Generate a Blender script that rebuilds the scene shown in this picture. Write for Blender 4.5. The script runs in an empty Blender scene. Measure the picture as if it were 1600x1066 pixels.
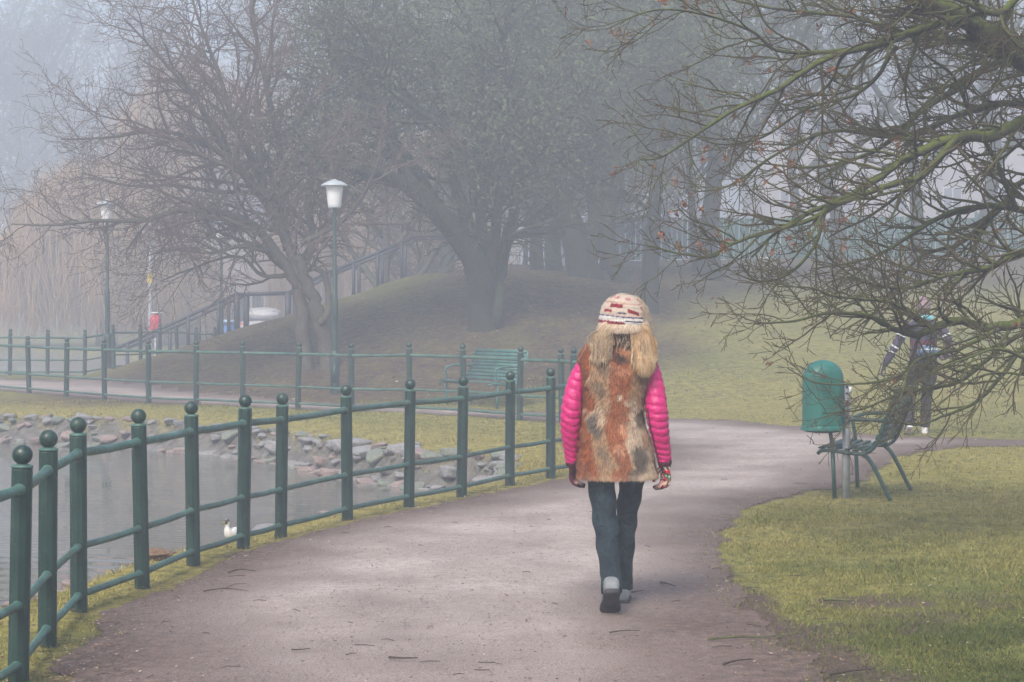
import bpy, bmesh, math, random
import numpy as np
from mathutils import Vector, Matrix, Euler
R = math.radians
SC = bpy.context.scene
COL = SC.collection
PI = math.pi

# ------------------------------------------------------------------ camera
F = 3111.0                      # focal length in pixels of the 1600 px wide photograph
HOR = 476.0                     # row of the horizon
EYE = 1.6
cam_d = bpy.data.cameras.new('camera'); cam = bpy.data.objects.new('camera', cam_d); COL.objects.link(cam)
cam_d.sensor_width = 36.0; cam_d.lens = 36.0 * F / 1600.0
cam_d.clip_start = 0.1; cam_d.clip_end = 2000
cam.location = (0, 0, EYE)
PITCH = math.atan((533.0 - HOR) / F)
cam.rotation_euler = (R(90) - PITCH, 0, 0)
SC.camera = cam
# ------------------------------------------------------------------ world, sun, exposure
SUN_EL, SUN_ROT = 48, 200
w = bpy.data.worlds.new('World'); SC.world = w; w.use_nodes = True
nt = w.node_tree; nt.nodes.clear()
sky = nt.nodes.new('ShaderNodeTexSky'); sky.sky_type = 'NISHITA'; sky.sun_disc = False
sky.sun_elevation = R(SUN_EL); sky.sun_rotation = R(SUN_ROT)
sky.air_density = 1.0; sky.dust_density = 4.0; sky.ozone_density = 1.2
bg = nt.nodes.new('ShaderNodeBackground'); bg.inputs['Strength'].default_value = 0.14
wo = nt.nodes.new('ShaderNodeOutputWorld')
nt.links.new(sky.outputs[0], bg.inputs[0]); nt.links.new(bg.outputs[0], wo.inputs[0])
sun_d = bpy.data.lights.new('sun', 'SUN'); sun_d.energy = 1.5; sun_d.angle = R(18); sun_d.color = (1.0, 0.94, 0.85)
sun = bpy.data.objects.new('sun', sun_d); COL.objects.link(sun)
_az = R(SUN_ROT)
sdir = Vector((math.sin(_az) * math.cos(R(SUN_EL)), math.cos(_az) * math.cos(R(SUN_EL)), math.sin(R(SUN_EL))))
sun.rotation_euler = sdir.to_track_quat('Z', 'Y').to_euler()
SC.view_settings.view_transform = 'Standard'; SC.view_settings.look = 'None'
SC.view_settings.gamma = 1; SC.view_settings.exposure = 1.15
SC.cycles.volume_bounces = 3
SC.cycles.max_bounces = 8
SC.cycles.use_denoising = True
HAZE_DENSITY = 0.0100
HAZE_COLOR = (0.648, 0.700, 0.788)

# ------------------------------------------------------------------ placing helpers
_c, _s = math.cos(PITCH), math.sin(PITCH)
def at(px, py, d):
    """world point seen at photo pixel (px,py) whose distance along y is d"""
    u, v = (px - 800) / F, (533 - py) / F
    dy = _c + v * _s; dz = -_s + v * _c
    t = d / dy
    return Vector((u * t, d, EYE + dz * t))
def on(px, py, z=0.0):
    u, v = (px - 800) / F, (533 - py) / F
    dy = _c + v * _s; dz = -_s + v * _c
    t = (z - EYE) / dz
    return Vector((u * t, dy * t, z))

# ------------------------------------------------------------------ numpy noise
def vnoise(x, y, s, seed=0):
    x = np.asarray(x, float) / s; y = np.asarray(y, float) / s
    xi = np.floor(x).astype(np.int64); yi = np.floor(y).astype(np.int64)
    fx = x - xi; fy = y - yi
    fx = fx * fx * (3 - 2 * fx); fy = fy * fy * (3 - 2 * fy)
    def h(a, b):
        n = (a * 374761393 + b * 668265263 + seed * 1442695041) & 0x7fffffff
        n = ((n ^ (n >> 13)) * 1274126177) & 0x7fffffff
        n = (n ^ (n >> 16)) & 0xffff
        return n / 65535.0
    return (h(xi, yi) * (1 - fx) + h(xi + 1, yi) * fx) * (1 - fy) + (h(xi, yi + 1) * (1 - fx) + h(xi + 1, yi + 1) * fx) * fy
def fbm(x, y, s, seed=0, o=3):
    v = 0; a = 0.5; t = 0
    for k in range(o):
        v = v + a * vnoise(x, y, s / 2**k, seed + k * 17); t += a; a *= 0.5
    return v / t
def sstep(a, b, x):
    t = np.clip((np.asarray(x, float) - a) / (b - a), 0, 1); return t * t * (3 - 2 * t)
def sdpoly(x, y, P):
    """signed distance, negative inside"""
    x = np.asarray(x, float); y = np.asarray(y, float)
    d2 = np.full(x.shape, 1e18); ins = np.zeros(x.shape, bool)
    n = len(P)
    for i in range(n):
        ax, ay = P[i]; bx, by = P[(i + 1) % n]
        ex, ey = bx - ax, by - ay; L = ex * ex + ey * ey + 1e-12
        t = np.clip(((x - ax) * ex + (y - ay) * ey) / L, 0, 1)
        d2 = np.minimum(d2, (x - ax - t * ex)**2 + (y - ay - t * ey)**2)
        c = ((ay > y) != (by > y))
        with np.errstate(divide='ignore', invalid='ignore'):
            xx = ax + (y - ay) * ex / (ey if ey != 0 else 1e-12)
        ins ^= (c & (x < xx))
    d = np.sqrt(d2)
    return np.where(ins, -d, d)
def smooth_line(P, k=6, closed=False):
    """Catmull-Rom through the points"""
    P = [Vector(p) for p in P]; out = []; n = len(P)
    rng_ = range(n) if closed else range(n - 1)
    for i in rng_:
        if closed: p0, p1, p2, p3 = P[i - 1], P[i], P[(i + 1) % n], P[(i + 2) % n]
        else: p0, p1, p2, p3 = P[max(i - 1, 0)], P[i], P[i + 1], P[min(i + 2, n - 1)]
        for j in range(k):
            t = j / k; t2 = t * t; t3 = t2 * t
            out.append(0.5 * ((2 * p1) + (p2 - p0) * t + (2 * p0 - 5 * p1 + 4 * p2 - p3) * t2 + (3 * p1 - p0 - 3 * p2 + p3) * t3))
    if not closed: out.append(P[-1])
    return out

# ------------------------------------------------------------------ object helpers
def tag(o, label=None, cat=None, group=None, kind=None):
    if label: o['label'] = label
    if cat: o['category'] = cat
    if group: o['group'] = group
    if kind: o['kind'] = kind
    return o
def empty(name, loc, rz=0.0, label=None, cat=None, group=None):
    o = bpy.data.objects.new(name, None); COL.objects.link(o); o.empty_display_size = 0.2
    o.location = loc; o.rotation_euler = (0, 0, rz)
    return tag(o, label, cat, group)
def copy_tree(o, parent=None):
    c = o.copy(); COL.objects.link(c)
    if parent: c.parent = parent
    for ch in [q for q in bpy.data.objects if q.parent == o]: copy_tree(ch, c)
    return c
class Geo:
    """collects vertices and faces; build() links ONE mesh object"""
    def __init__(s): s.v = []; s.q = []; s.t = []; s.n = 0; s.att = {}
    def add(s, v, q=None, t=None, **att):
        v = np.asarray(v, float).reshape(-1, 3); m = len(v)
        for k in list(s.att):
            if k not in att: att[k] = np.zeros((m,) + s.att[k][0].shape[1:])
        for k, a in att.items():
            a = np.asarray(a, float)
            if a.ndim == 0: a = np.full(m, float(a))
            if a.ndim == 1 and a.shape[0] == 3 and m != 3: a = np.tile(a, (m, 1))
            if k not in s.att: s.att[k] = [np.zeros((s.n,) + a.shape[1:])] if s.n else []
            s.att[k].append(a)
        s.v.append(v)
        if q is not None and len(q): s.q.append(np.asarray(q, np.int64).reshape(-1, 4) + s.n)
        if t is not None and len(t): s.t.append(np.asarray(t, np.int64).reshape(-1, 3) + s.n)
        s.n += m
        return s
    def build(s, name, mat, parent=None, smooth=True):
        V = np.concatenate(s.v) if s.v else np.zeros((0, 3))
        Q = np.concatenate(s.q) if s.q else np.zeros((0, 4), np.int64)
        T = np.concatenate(s.t) if s.t else np.zeros((0, 3), np.int64)
        me = bpy.data.meshes.new(name)
        me.vertices.add(len(V)); me.vertices.foreach_set('co', V.astype(np.float32).ravel())
        nl = len(Q) * 4 + len(T) * 3
        me.loops.add(nl); me.loops.foreach_set('vertex_index', np.concatenate([Q.ravel(), T.ravel()]).astype(np.int32))
        npoly = len(Q) + len(T); me.polygons.add(npoly)
        ls = np.concatenate([np.arange(len(Q)) * 4, len(Q) * 4 + np.arange(len(T)) * 3]).astype(np.int32)
        me.polygons.foreach_set('loop_start', ls)
        me.polygons.foreach_set('use_smooth', np.full(npoly, smooth))
        for k, L in s.att.items():
            a = np.concatenate(L).astype(np.float32)
            if a.ndim == 1:
                at_ = me.attributes.new(k, 'FLOAT', 'POINT'); at_.data.foreach_set('value', a)
            else:
                at_ = me.attributes.new(k, 'FLOAT_VECTOR', 'POINT'); at_.data.foreach_set('vector', a.ravel())
        me.update(calc_edges=True); me.validate()
        if mat: me.materials.append(mat)
        o = bpy.data.objects.new(name, me); COL.objects.link(o)
        if parent: o.parent = parent
        return o
    # ---- shapes
    def box(s, c, size, rot=None, bev=0.0, **att):
        sx, sy, sz = [q / 2 for q in size]
        if bev > 0:
            bm = bmesh.new(); bmesh.ops.create_cube(bm, size=1)
            bmesh.ops.scale(bm, vec=size, verts=bm.verts)
            bmesh.ops.bevel(bm, geom=bm.edges[:], offset=bev, segments=2, affect='EDGES')
            return s.bm(bm, c, rot, **att)
        v = [(x, y, z) for x in (-sx, sx) for y in (-sy, sy) for z in (-sz, sz)]
        q = [(0, 1, 3, 2), (4, 6, 7, 5), (0, 4, 5, 1), (2, 3, 7, 6), (0, 2, 6, 4), (1, 5, 7, 3)]
        M = rot if rot is not None else Matrix.Identity(3)
        v = [M @ Vector(p) + Vector(c) for p in v]
        return s.add(v, q, **att)
    def bm(s, bm, c=(0, 0, 0), rot=None, **att):
        M = rot if rot is not None else Matrix.Identity(3)
        bm.verts.index_update()
        v = [M @ p.co + Vector(c) for p in bm.verts]; q = []; t = []
        for f in bm.faces:
            ids = [x.index for x in f.verts]
            if len(ids) == 4: q.append(ids)
            else:
                for i in range(1, len(ids) - 1): t.append((ids[0], ids[i], ids[i + 1]))
        bm.free()
        return s.add(v, q, t, **att)
    def lathe(s, prof, c=(0, 0, 0), n=20, rot=None, **att):
        """prof: (r, z) list bottom to top"""
        M = rot if rot is not None else Matrix.Identity(3)
        v = []; q = []
        for r, z in prof:
            for k in range(n):
                a = 2 * PI * k / n
                v.append(M @ Vector((r * math.cos(a), r * math.sin(a), z)) + Vector(c))
        m = len(prof)
        for i in range(m - 1):
            for k in range(n):
                q.append((i * n + k, i * n + (k + 1) % n, (i + 1) * n + (k + 1) % n, (i + 1) * n + k))
        return s.add(v, q, **att)
    def tubes(s, T, sides=5, cap=True, attname='tip'):
        """T: list of (pts, radii, tipvalue start, end)"""
        groups = {}
        for t in T: groups.setdefault(len(t[0]), []).append(t)
        for n, L in groups.items():
            if n < 2: continue
            P = np.array([[tuple(p) for p in t[0]] for t in L], float)
            Rr = np.array([t[1] for t in L], float)
            if attname: A = np.array([np.linspace(t[2], t[3], n) for t in L], float)
            d = np.gradient(P, axis=1); d /= (np.linalg.norm(d, axis=2, keepdims=True) + 1e-12)
            ov = np.abs(P[:, -1] - P[:, 0]); ax = np.argmin(ov, axis=1)
            ref = np.zeros((len(L), 3)); ref[np.arange(len(L)), ax] = 1
            U = np.cross(d, ref[:, None, :]); U /= (np.linalg.norm(U, axis=2, keepdims=True) + 1e-12)
            W = np.cross(d, U)
            ang = np.arange(sides) * 2 * PI / sides
            V = P[:, :, None, :] + Rr[:, :, None, None] * (U[:, :, None, :] * np.cos(ang)[None, None, :, None] + W[:, :, None, :] * np.sin(ang)[None, None, :, None])
            B = len(L)
            base = (np.arange(B) * n * sides)[:, None, None]
            i = np.arange(n - 1)[None, :, None]; k = np.arange(sides)[None, None, :]
            k2 = (k + 1) % sides
            q = np.stack([base + i * sides + k, base + i * sides + k2, base + (i + 1) * sides + k2, base + (i + 1) * sides + k], -1).reshape(-1, 4)
            q = q[:, ::-1]
            t3 = []
            if cap:
                for e, fl in ((0, 0), (n - 1, 1)):
                    b0 = (np.arange(B) * n * sides + e * sides)
                    for j in range(1, sides - 1):
                        a3 = np.stack([b0, b0 + j, b0 + j + 1], -1)
                        t3.append(a3[:, ::-1] if fl else a3)
                t3 = np.concatenate(t3)
            att = {attname: np.repeat(A[:, :, None], sides, axis=2).ravel()} if attname else {}
            s.add(V.reshape(-1, 3), q, t3, **att)
        return s
    def sweep(s, pts, rx, ry=None, n=12, up=None, cap=True, ripple=None, **att):
        """loft: elliptical rings (rx along the side axis, ry along the other) through pts"""
        pts = [Vector(p) for p in pts]; m = len(pts); ry = ry or rx
        v = []; q = []; t3 = []
        upv = Vector(up) if up else None
        for i in range(m):
            d = (pts[min(i + 1, m - 1)] - pts[max(i - 1, 0)]).normalized()
            ref = upv if upv else (Vector((0, 1, 0)) if abs(d.y) < 0.9 else Vector((1, 0, 0)))
            X = ref.cross(d).normalized(); Y = d.cross(X)
            for k in range(n):
                a = 2 * PI * k / n
                f = ripple(i / (m - 1), a) if ripple else 1
                v.append(pts[i] + X * (rx[i] * f * math.cos(a)) + Y * (ry[i] * f * math.sin(a)))
        for i in range(m - 1):
            for k in range(n): q.append((i * n + k, i * n + (k + 1) % n, (i + 1) * n + (k + 1) % n, (i + 1) * n + k))
        if cap:
            for e, fl in ((0, 1), (m - 1, 0)):
                for j in range(1, n - 1):
                    f3 = (e * n, e * n + j, e * n + j + 1)
                    t3.append(f3[::-1] if fl else f3)
        return s.add(v, q, t3, **att)
    def ball(s, c, r, nu=16, nv=10, fn=None, rot=None, **att):
        rr = r if hasattr(r, '__len__') else (r, r, r)
        M = rot if rot is not None else Matrix.Identity(3)
        v = []; q = []; t = []
        for i in range(1, nv):
            th = PI * i / nv
            for k in range(nu):
                a = 2 * PI * k / nu
                p = Vector((math.sin(th) * math.cos(a), math.sin(th) * math.sin(a), math.cos(th)))
                f = fn(p) if fn else 1
                v.append(M @ Vector((p.x * rr[0] * f, p.y * rr[1] * f, p.z * rr[2] * f)) + Vector(c))
        top = len(v); v.append(M @ Vector((0, 0, rr[2] * (fn(Vector((0, 0, 1))) if fn else 1))) + Vector(c))
        v.append(M @ Vector((0, 0, -rr[2] * (fn(Vector((0, 0, -1))) if fn else 1))) + Vector(c))
        for i in range(nv - 2):
            for k in range(nu): q.append((i * nu + k, (i + 1) * nu + k, (i + 1) * nu + (k + 1) % nu, i * nu + (k + 1) % nu))
        for k in range(nu):
            t.append((top, k, (k + 1) % nu)); b = (nv - 2) * nu; t.append((top + 1, b + (k + 1) % nu, b + k))
        return s.add(v, q, t, **att)

def vinterp(keys, n):
    """keys: list of tuples, resampled to n by smooth interpolation"""
    K = np.array(keys, float); m = len(K)
    P = [Vector((0, 0, 0)) for _ in range(0)]
    u = np.linspace(0, m - 1, n); out = []
    for x in u:
        i = min(int(x), m - 2); t = x - i
        p0, p1, p2, p3 = K[max(i - 1, 0)], K[i], K[i + 1], K[min(i + 2, m - 1)]
        out.append(0.5 * ((2 * p1) + (p2 - p0) * t + (2 * p0 - 5 * p1 + 4 * p2 - p3) * t**2 + (3 * p1 - p0 - 3 * p2 + p3) * t**3))
    return np.array(out)

# ------------------------------------------------------------------ materials
class NT:
    def __init__(s, name):
        s.m = bpy.data.materials.new(name); s.m.use_nodes = True; s.t = s.m.node_tree
        s.b = s.t.nodes['Principled BSDF']; s.o = s.t.nodes['Material Output']
    def n(s, typ, **kw):
        x = s.t.nodes.new(typ)
        for k, v in kw.items(): setattr(x, k, v)
        return x
    def l(s, a, b): s.t.links.new(a, b)
    def coords(s, obj=False):
        return s.n('ShaderNodeTexCoord').outputs['Object' if obj else 'Object']
    def noise(s, scale, detail=4, rough=0.55, vec=None, stretch=None):
        x = s.n('ShaderNodeTexNoise'); x.inputs['Scale'].default_value = scale
        x.inputs['Detail'].default_value = detail; x.inputs['Roughness'].default_value = rough
        v = vec or s.coords()
        if stretch:
            mp = s.n('ShaderNodeMapping'); mp.inputs['Scale'].default_value = stretch; s.l(v, mp.inputs[0]); v = mp.outputs[0]
        s.l(v, x.inputs['Vector']); return x.outputs['Fac']
    def ramp(s, fac, stops):
        x = s.n('ShaderNodeValToRGB'); e = x.color_ramp.elements
        while len(e) < len(stops): e.new(0.5)
        for k, (p, c) in enumerate(stops): e[k].position = p; e[k].color = (*c, 1) if len(c) == 3 else c
        s.l(fac, x.inputs[0]); return x.outputs[0]
    def val(s, fac, a, b, c=0.0, d=1.0):
        x = s.n('ShaderNodeMapRange'); x.inputs[1].default_value = a; x.inputs[2].default_value = b
        x.inputs[3].default_value = c; x.inputs[4].default_value = d; s.l(fac, x.inputs[0]); return x.outputs[0]
    def math(s, op, a, b=None):
        x = s.n('ShaderNodeMath', operation=op)
        for i, q in enumerate((a, b)):
            if q is None: continue
            if isinstance(q, (int, float)): x.inputs[i].default_value = q
            else: s.l(q, x.inputs[i])
        return x.outputs[0]
    def mix(s, fac, a, b, typ='MIX'):
        x = s.n('ShaderNodeMix', data_type='RGBA', blend_type=typ)
        for sock, q in ((x.inputs[0], fac), (x.inputs[6], a), (x.inputs[7], b)):
            if isinstance(q, (int, float)): sock.default_value = q
            elif isinstance(q, tuple): sock.default_value = (*q, 1)
            else: s.l(q, sock)
        return x.outputs[2]
    def attr(s, name, vec=False):
        x = s.n('ShaderNodeAttribute', attribute_name=name); return x.outputs['Color' if vec else 'Fac']
    def col(s, c):
        if isinstance(c, tuple): s.b.inputs['Base Color'].default_value = (*c, 1)
        else: s.l(c, s.b.inputs['Base Color'])
        return s
    def rough(s, r, spec=0.5):
        if isinstance(r, (int, float)): s.b.inputs['Roughness'].default_value = r
        else: s.l(r, s.b.inputs['Roughness'])
        s.b.inputs['Specular IOR Level'].default_value = spec
        return s
    def bump(s, h, strength=0.3, dist=0.01):
        x = s.n('ShaderNodeBump'); x.inputs['Strength'].default_value = strength; x.inputs['Distance'].default_value = dist
        s.l(h, x.inputs['Height']); s.l(x.outputs[0], s.b.inputs['Normal']); return s

def simple(name, c1, c2=None, scale=8, rough=0.6, bump=0.15, bscale=None, spec=0.4, metal=0.0, dist=0.004, detail=4):
    m = NT(name); c2 = c2 or tuple(q * 0.7 for q in c1)
    f = m.noise(scale, detail)
    m.col(m.ramp(f, [(0.3, c2), (0.7, c1)])).rough(rough, spec)
    m.b.inputs['Metallic'].default_value = metal
    if bump: m.bump(m.noise(bscale or scale * 4, 3), bump, dist)
    return m.m

def paint(name, c, weath=0.35):
    m = NT(name)
    f = m.noise(5, 5); g = m.noise(60, 3)
    dark = tuple(q * 0.6 for q in c); pale = tuple(min(1, q * 1.35 + 0.015) for q in c)
    a = m.ramp(f, [(0.3, dark), (0.5, c), (0.75, pale)])
    algae = m.mix(m.val(m.noise(2.2, 4), 0.52, 0.7, 0, weath), a, (0.075, 0.10, 0.05))
    chip = m.val(m.math('ADD', m.noise(34, 4, .7), m.math('MULTIPLY', m.noise(3, 2), .35)), .80, .84, 0, .85)
    algae = m.mix(chip, algae, (0.10, 0.055, 0.03))
    streak = m.val(m.noise(26, 3, .6, None, (1, 1, .08)), .5, .72, 0, .55)
    algae = m.mix(streak, algae, tuple(q * 1.6 + 0.02 for q in c))
    m.col(algae).rough(m.val(g, 0.3, 0.7, 0.32, 0.6), 0.5).bump(g, 0.12, 0.002)
    return m.m
M = {}
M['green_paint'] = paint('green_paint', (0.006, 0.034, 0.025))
M['rail_paint_skylit'] = paint('rail_paint_skylit', (0.045, 0.115, 0.09), 0.5)  # paler than the posts: the sky's sheen on the rails put into the colour
M['bench_pale'] = paint('pale_bench_paint', (0.032, 0.125, 0.108), 0.2)  # paler teal, only for the bench across the pond
M['bench_paint'] = paint('bench_paint', (0.010, 0.055, 0.040), 0.3)
M['bin_paint'] = paint('bin_paint', (0.006, 0.135, 0.105), 0.12)
M['bin_dark'] = simple('bin_dark', (0.02, 0.05, 0.045), rough=0.6)
M['galv'] = simple('galvanised_steel', (0.42, 0.45, 0.47), (0.30, 0.32, 0.34), 14, 0.55, 0.1, metal=0.2)
M['lamp_hood'] = simple('lamp_hood', (0.42, 0.47, 0.50), (0.3, 0.35, 0.37), 6, 0.5)
M['lamp_glass'] = simple('lamp_glass', (0.86, 0.86, 0.86), (0.74, 0.75, 0.76), 4, 0.3, 0.0)
M['stone'] = None
# ------------------------------------------------------------------ layout of the park (metres; camera at the origin looking along +y)
FENCE = [(-1.98, 5.4), (-2.08, 6.4), (-2.13, 7.45), (-2.12, 8.52), (-2.21, 9.44), (-2.29, 10.5), (-2.12, 11.39), (-2.0, 12.47), (-1.8, 13.3),
         (-1.64, 14.1), (-1.25, 15.1), (-.83, 16.0), (-.43, 16.9), (-.02, 17.9), (.36, 18.5), (.80, 19.3), (1.12, 20.25), (1.33, 21.35), (1.38, 22.5),
         (1.25, 23.7), (1.05, 24.9), (.80, 25.95), (.675, 26.9), (.106, 27.5), (-.68, 28.3), (-1.48, 28.8), (-2.38, 29.5), (-3.25, 30.2), (-4.15, 30.7), (-5.0, 31.5),
         (-5.86, 32.1), (-6.84, 33.4), (-7.75, 34.6), (-8.64, 35.6), (-9.6, 36.6), (-10.6, 37.5), (-11.6, 38.3)]
BACKF = [(-20.2, 44.6), (-17.8, 44.3), (-16.0, 44.1), (-13.0, 43.9), (-11.05, 43.8), (-10.2, 43.7), (-9.45, 44.0), (-8.9, 44.5), (-8.45, 45.3), (-8.2, 46.3), (-8.0, 47.6), (-7.75, 48.8), (-7.5, 50.2), (-7.3, 51.6)]
def offset(P, d):
    out = []
    for i in range(len(P)):
        a = Vector(P[max(i - 1, 0)]); b = Vector(P[min(i + 1, len(P) - 1)]); t = (b - a).normalized()
        out.append((P[i][0] + t.y * d, P[i][1] - t.x * d))
    return out
POND = [(-3.3, 2), (-3.3, 6), (-3.05, 8.5), (-3.22, 10.6), (-3.02, 11.8), (-2.62, 13.7), (-1.95, 15.8), (-1.1, 17.6), (-.55, 19.0), (-.35, 20.4), (-.56, 21.7), (-1.19, 22.1),
        (-1.86, 23.3), (-3.34, 25.9), (-4.4, 27.2), (-7.55, 29.4), (-11, 31.5), (-15, 33.5), (-24, 36.5), (-45, 40), (-45, 2)]
POND = [(p.x, p.y) for p in smooth_line([(a, b, 0) for a, b in POND[:-2]], 4)] + POND[-2:]
POND2 = [(-60, 46), (-20, 45.9), (-13, 45.6), (-10.2, 46.0), (-9.3, 47.5), (-9.0, 50), (-9.4, 56), (-12, 66), (-20, 76), (-60, 85)]
WATER = -0.43
_fo = offset(FENCE, 0.15)
def _w(*pp): return [(on(a, b).x, on(a, b).y) for a, b in pp]
PATH = [(-1.0, 1.0), (-1.25, 5.0)] + _fo + [(-16, 41.2), (-30, 42.5), (-60, 43)] + [(-60, 45.0), (-30, 44.9), (-20, 43.9), (-13, 43.2), (-10, 42.4)] + \
    _w((170, 600), (280, 611), (390, 620), (470, 627), (560, 632), (650, 636), (760, 640), (850, 645), (950, 651), (1045, 655), (1150, 658), (1250, 667), (1380, 681), (1480, 684), (1600, 688)) + \
    [(8, 22.6), (14, 21.4), (14, 20.9), (8, 21.9)] + \
    _w((1600, 697), (1500, 699), (1440, 706), (1400, 716), (1372, 732), (1345, 750), (1290, 766), (1230, 775), (1180, 790), (1146, 808), (1128, 835), (1128, 860), (1140, 895), (1165, 940), (1200, 985), (1245, 1020), (1290, 1066)) + \
    [(1.45, 7), (1.55, 5), (1.6, 1)]

_HX = [-60, -9.3, -8.2, -7, -5.4, -4, -2.3, -.6, 2, 6, 12, 60]
_HZ = [0, 0, .45, .85, 1.35, 1.75, 2.2, 2.38, 2.35, 2.45, 2.6, 2.8]
def height(x, y, fine=True):
    x = np.asarray(x, float); y = np.asarray(y, float)
    s1 = sdpoly(x, y, POND)
    near = sstep(24, 20, y) 
    h = np.interp(s1, [-3, -.5, 0, .3, .5, 1.3, 2.4], [-1.1, -.8, -.47, -.13, -.07, -.01, 0])
    s2 = sdpoly(x, y, POND2)
    h = h + np.interp(s2, [-3, -.5, 0, .4, 1.0], [-1.1, -.8, -.47, -.13, 0])
    hc = np.interp(x, _HX, _HZ)
    toe = np.interp(x, [-12, -8, -4.5, 0, 2, 6, 12], [41, 39, 34.6, 31, 29.5, 27.5, 26])
    cr = np.interp(x, [-9, -5, 0, 4, 8, 14], [43, 44.5, 46.5, 49, 54, 58])
    t = np.clip((y - toe) / (cr - toe), 0, 1)
    f = t * t * (3 - 2 * t) * 0.55 + t * 0.45
    back = 1 - sstep(0, 5.5, y - cr) * sstep(-.5, -3.2, x)
    h = h + hc * f * back + (fbm(x, y, 4.0, 101, 2) - .5) * .42 * f * (hc > .2) * back + np.where(x > -2, 0.45 * sstep(50, 66, y), 0)
    gr = sstep(0.02, 0.3, sdpoly(x, y, PATH)) if fine else 0
    if fine:
        h = h + gr * sstep(-.1, .6, s1) * ((fbm(x, y, 1.6, 3) - .5) * .10 + (fbm(x, y, .25, 8, 2) - .5) * .035 + 0.012)
        h = h + (1 - gr) * (fbm(x, y, 1.2, 5) - .5) * .03
    return h
def hz(x, y): return float(height(np.array([x]), np.array([y]))[0])

# ------------------------------------------------------------------ ground sheet and path sheet
def ground():
    ys = [1.0]
    while ys[-1] < 240: ys.append(ys[-1] + (max(.05, .00055 * ys[-1]**2) if ys[-1] < 40 else .02 * ys[-1]))
    ys = np.array(ys)
    tc = np.concatenate([np.linspace(-6, -.5, 40)[:-1], np.linspace(-.5, -.3, 30)[:-1], np.linspace(-.3, .3, 521), np.linspace(.3, .5, 30)[1:], np.linspace(.5, 6, 40)[1:]])
    Y, T = np.meshgrid(ys, tc, indexing='ij')
    X = T * (Y + 2)
    X = np.clip(X, -240, 240) if False else X
    H = height(X, Y)
    sp = sdpoly(X, Y, PATH) 
    edge = (fbm(X, Y, .5, 21, 4) - .5) * .22 + (fbm(X, Y, .12, 31, 2) - .5) * .14
    spn = sp + edge
    s1 = sdpoly(X, Y, POND); s2 = sdpoly(X, Y, POND2)
    n1 = fbm(X, Y, 3.5, 41, 3); n2 = fbm(X, Y, .9, 51, 3)
    # trampled soil along the path, litter on the mound and under the trees, wet mud at the water
    wide = sstep(.2, 1.0, X) * sstep(12.2, 9.5, Y); dirt = np.clip(sstep(.14 + .45 * wide, -.08, spn + (n2 - .5) * (.15 + .5 * wide)), 0, 1) * (.75 + .25 * wide)
    dirt = np.maximum(dirt, .7 * sstep(.62, .74, n2) * sstep(1.1, .2, sp) * (.25 + .75 * wide))
    # worn hollow on the lawn at the right
    wx = np.exp(-(((X - 2.25) / .75)**2 + ((Y - 10.6) / .65)**2)) + .7 * sstep(12, 10, Y) * sstep(.5, .62, fbm(X, Y, .6, 91, 3)); dirt = np.maximum(dirt, np.clip(wx * 1.1 * sstep(.3, .7, n2), 0, .85))
    bx = 1.3 + np.clip(Y - 31, 0, 20) * .28; litter = sstep(-9.5, -7, X) * sstep(1.2, -.6, X - bx + (n1 - .5) * 4) * sstep(31, 33.0, Y + (n1 - .5) * 2) * (.75 + .7 * (n2 - .2))
    litter = np.maximum(litter, sstep(44, 50, Y + (n1 - .5) * 8) * sstep(-6, -3, X) * .9)
    litter = litter * (1 - .6 * sstep(1.2, 1.9, H) * sstep(-1.0, -2.5, X))
    litter = np.clip(litter, 0, 1)
    mud = np.where((Y > 19) & (s1 > -1), sstep(.5, .38, s1), sstep(.22, .05, s1)) + sstep(.5, .2, s2)
    yel = np.clip(.30 + .9 * (n1 - .35) + .5 * sstep(2.2, .8, s1) + .25 * sstep(10, 14, Y) * sstep(40, 20, Y) - .25 * sstep(11.5, 9, Y), 0, 1)
    ny, nx = X.shape
    idx = np.arange(ny * nx).reshape(ny, nx)
    q = np.stack([idx[:-1, :-1], idx[:-1, 1:], idx[1:, 1:], idx[1:, :-1]], -1).reshape(-1, 4)
    g = Geo(); g.add(np.stack([X, Y, H], -1).reshape(-1, 3), q, dirt=dirt.ravel(), litter=litter.ravel(), mud=np.clip(mud, 0, 1).ravel(), yel=yel.ravel())
    o = g.build('ground', M['ground']); o['kind'] = 'structure'
    cs = (spn[:-1, :-1] + spn[1:, 1:] + spn[1:, :-1] + spn[:-1, 1:]) / 4
    qp = q[(cs < 0).ravel()]
    used, inv = np.unique(qp, return_inverse=True)
    V = np.stack([X, Y, H + .005], -1).reshape(-1, 3)[used]
    e = np.clip(-spn / (.95 + .7 * sstep(.0, 1.0, X) * sstep(12.5, 10, Y)) + (n2 - .5) * .7, 0, 1) * (.55 + .45 * sstep(8, 13, Y + (n1 - .5) * 5)) * (1 - .8 * sstep(4.6, 6, X)); e = e.ravel()[used]
    g = Geo(); g.add(V, inv.reshape(-1, 4), inner=e)
    o = g.build('path', M['path']); o['kind'] = 'structure'

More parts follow.
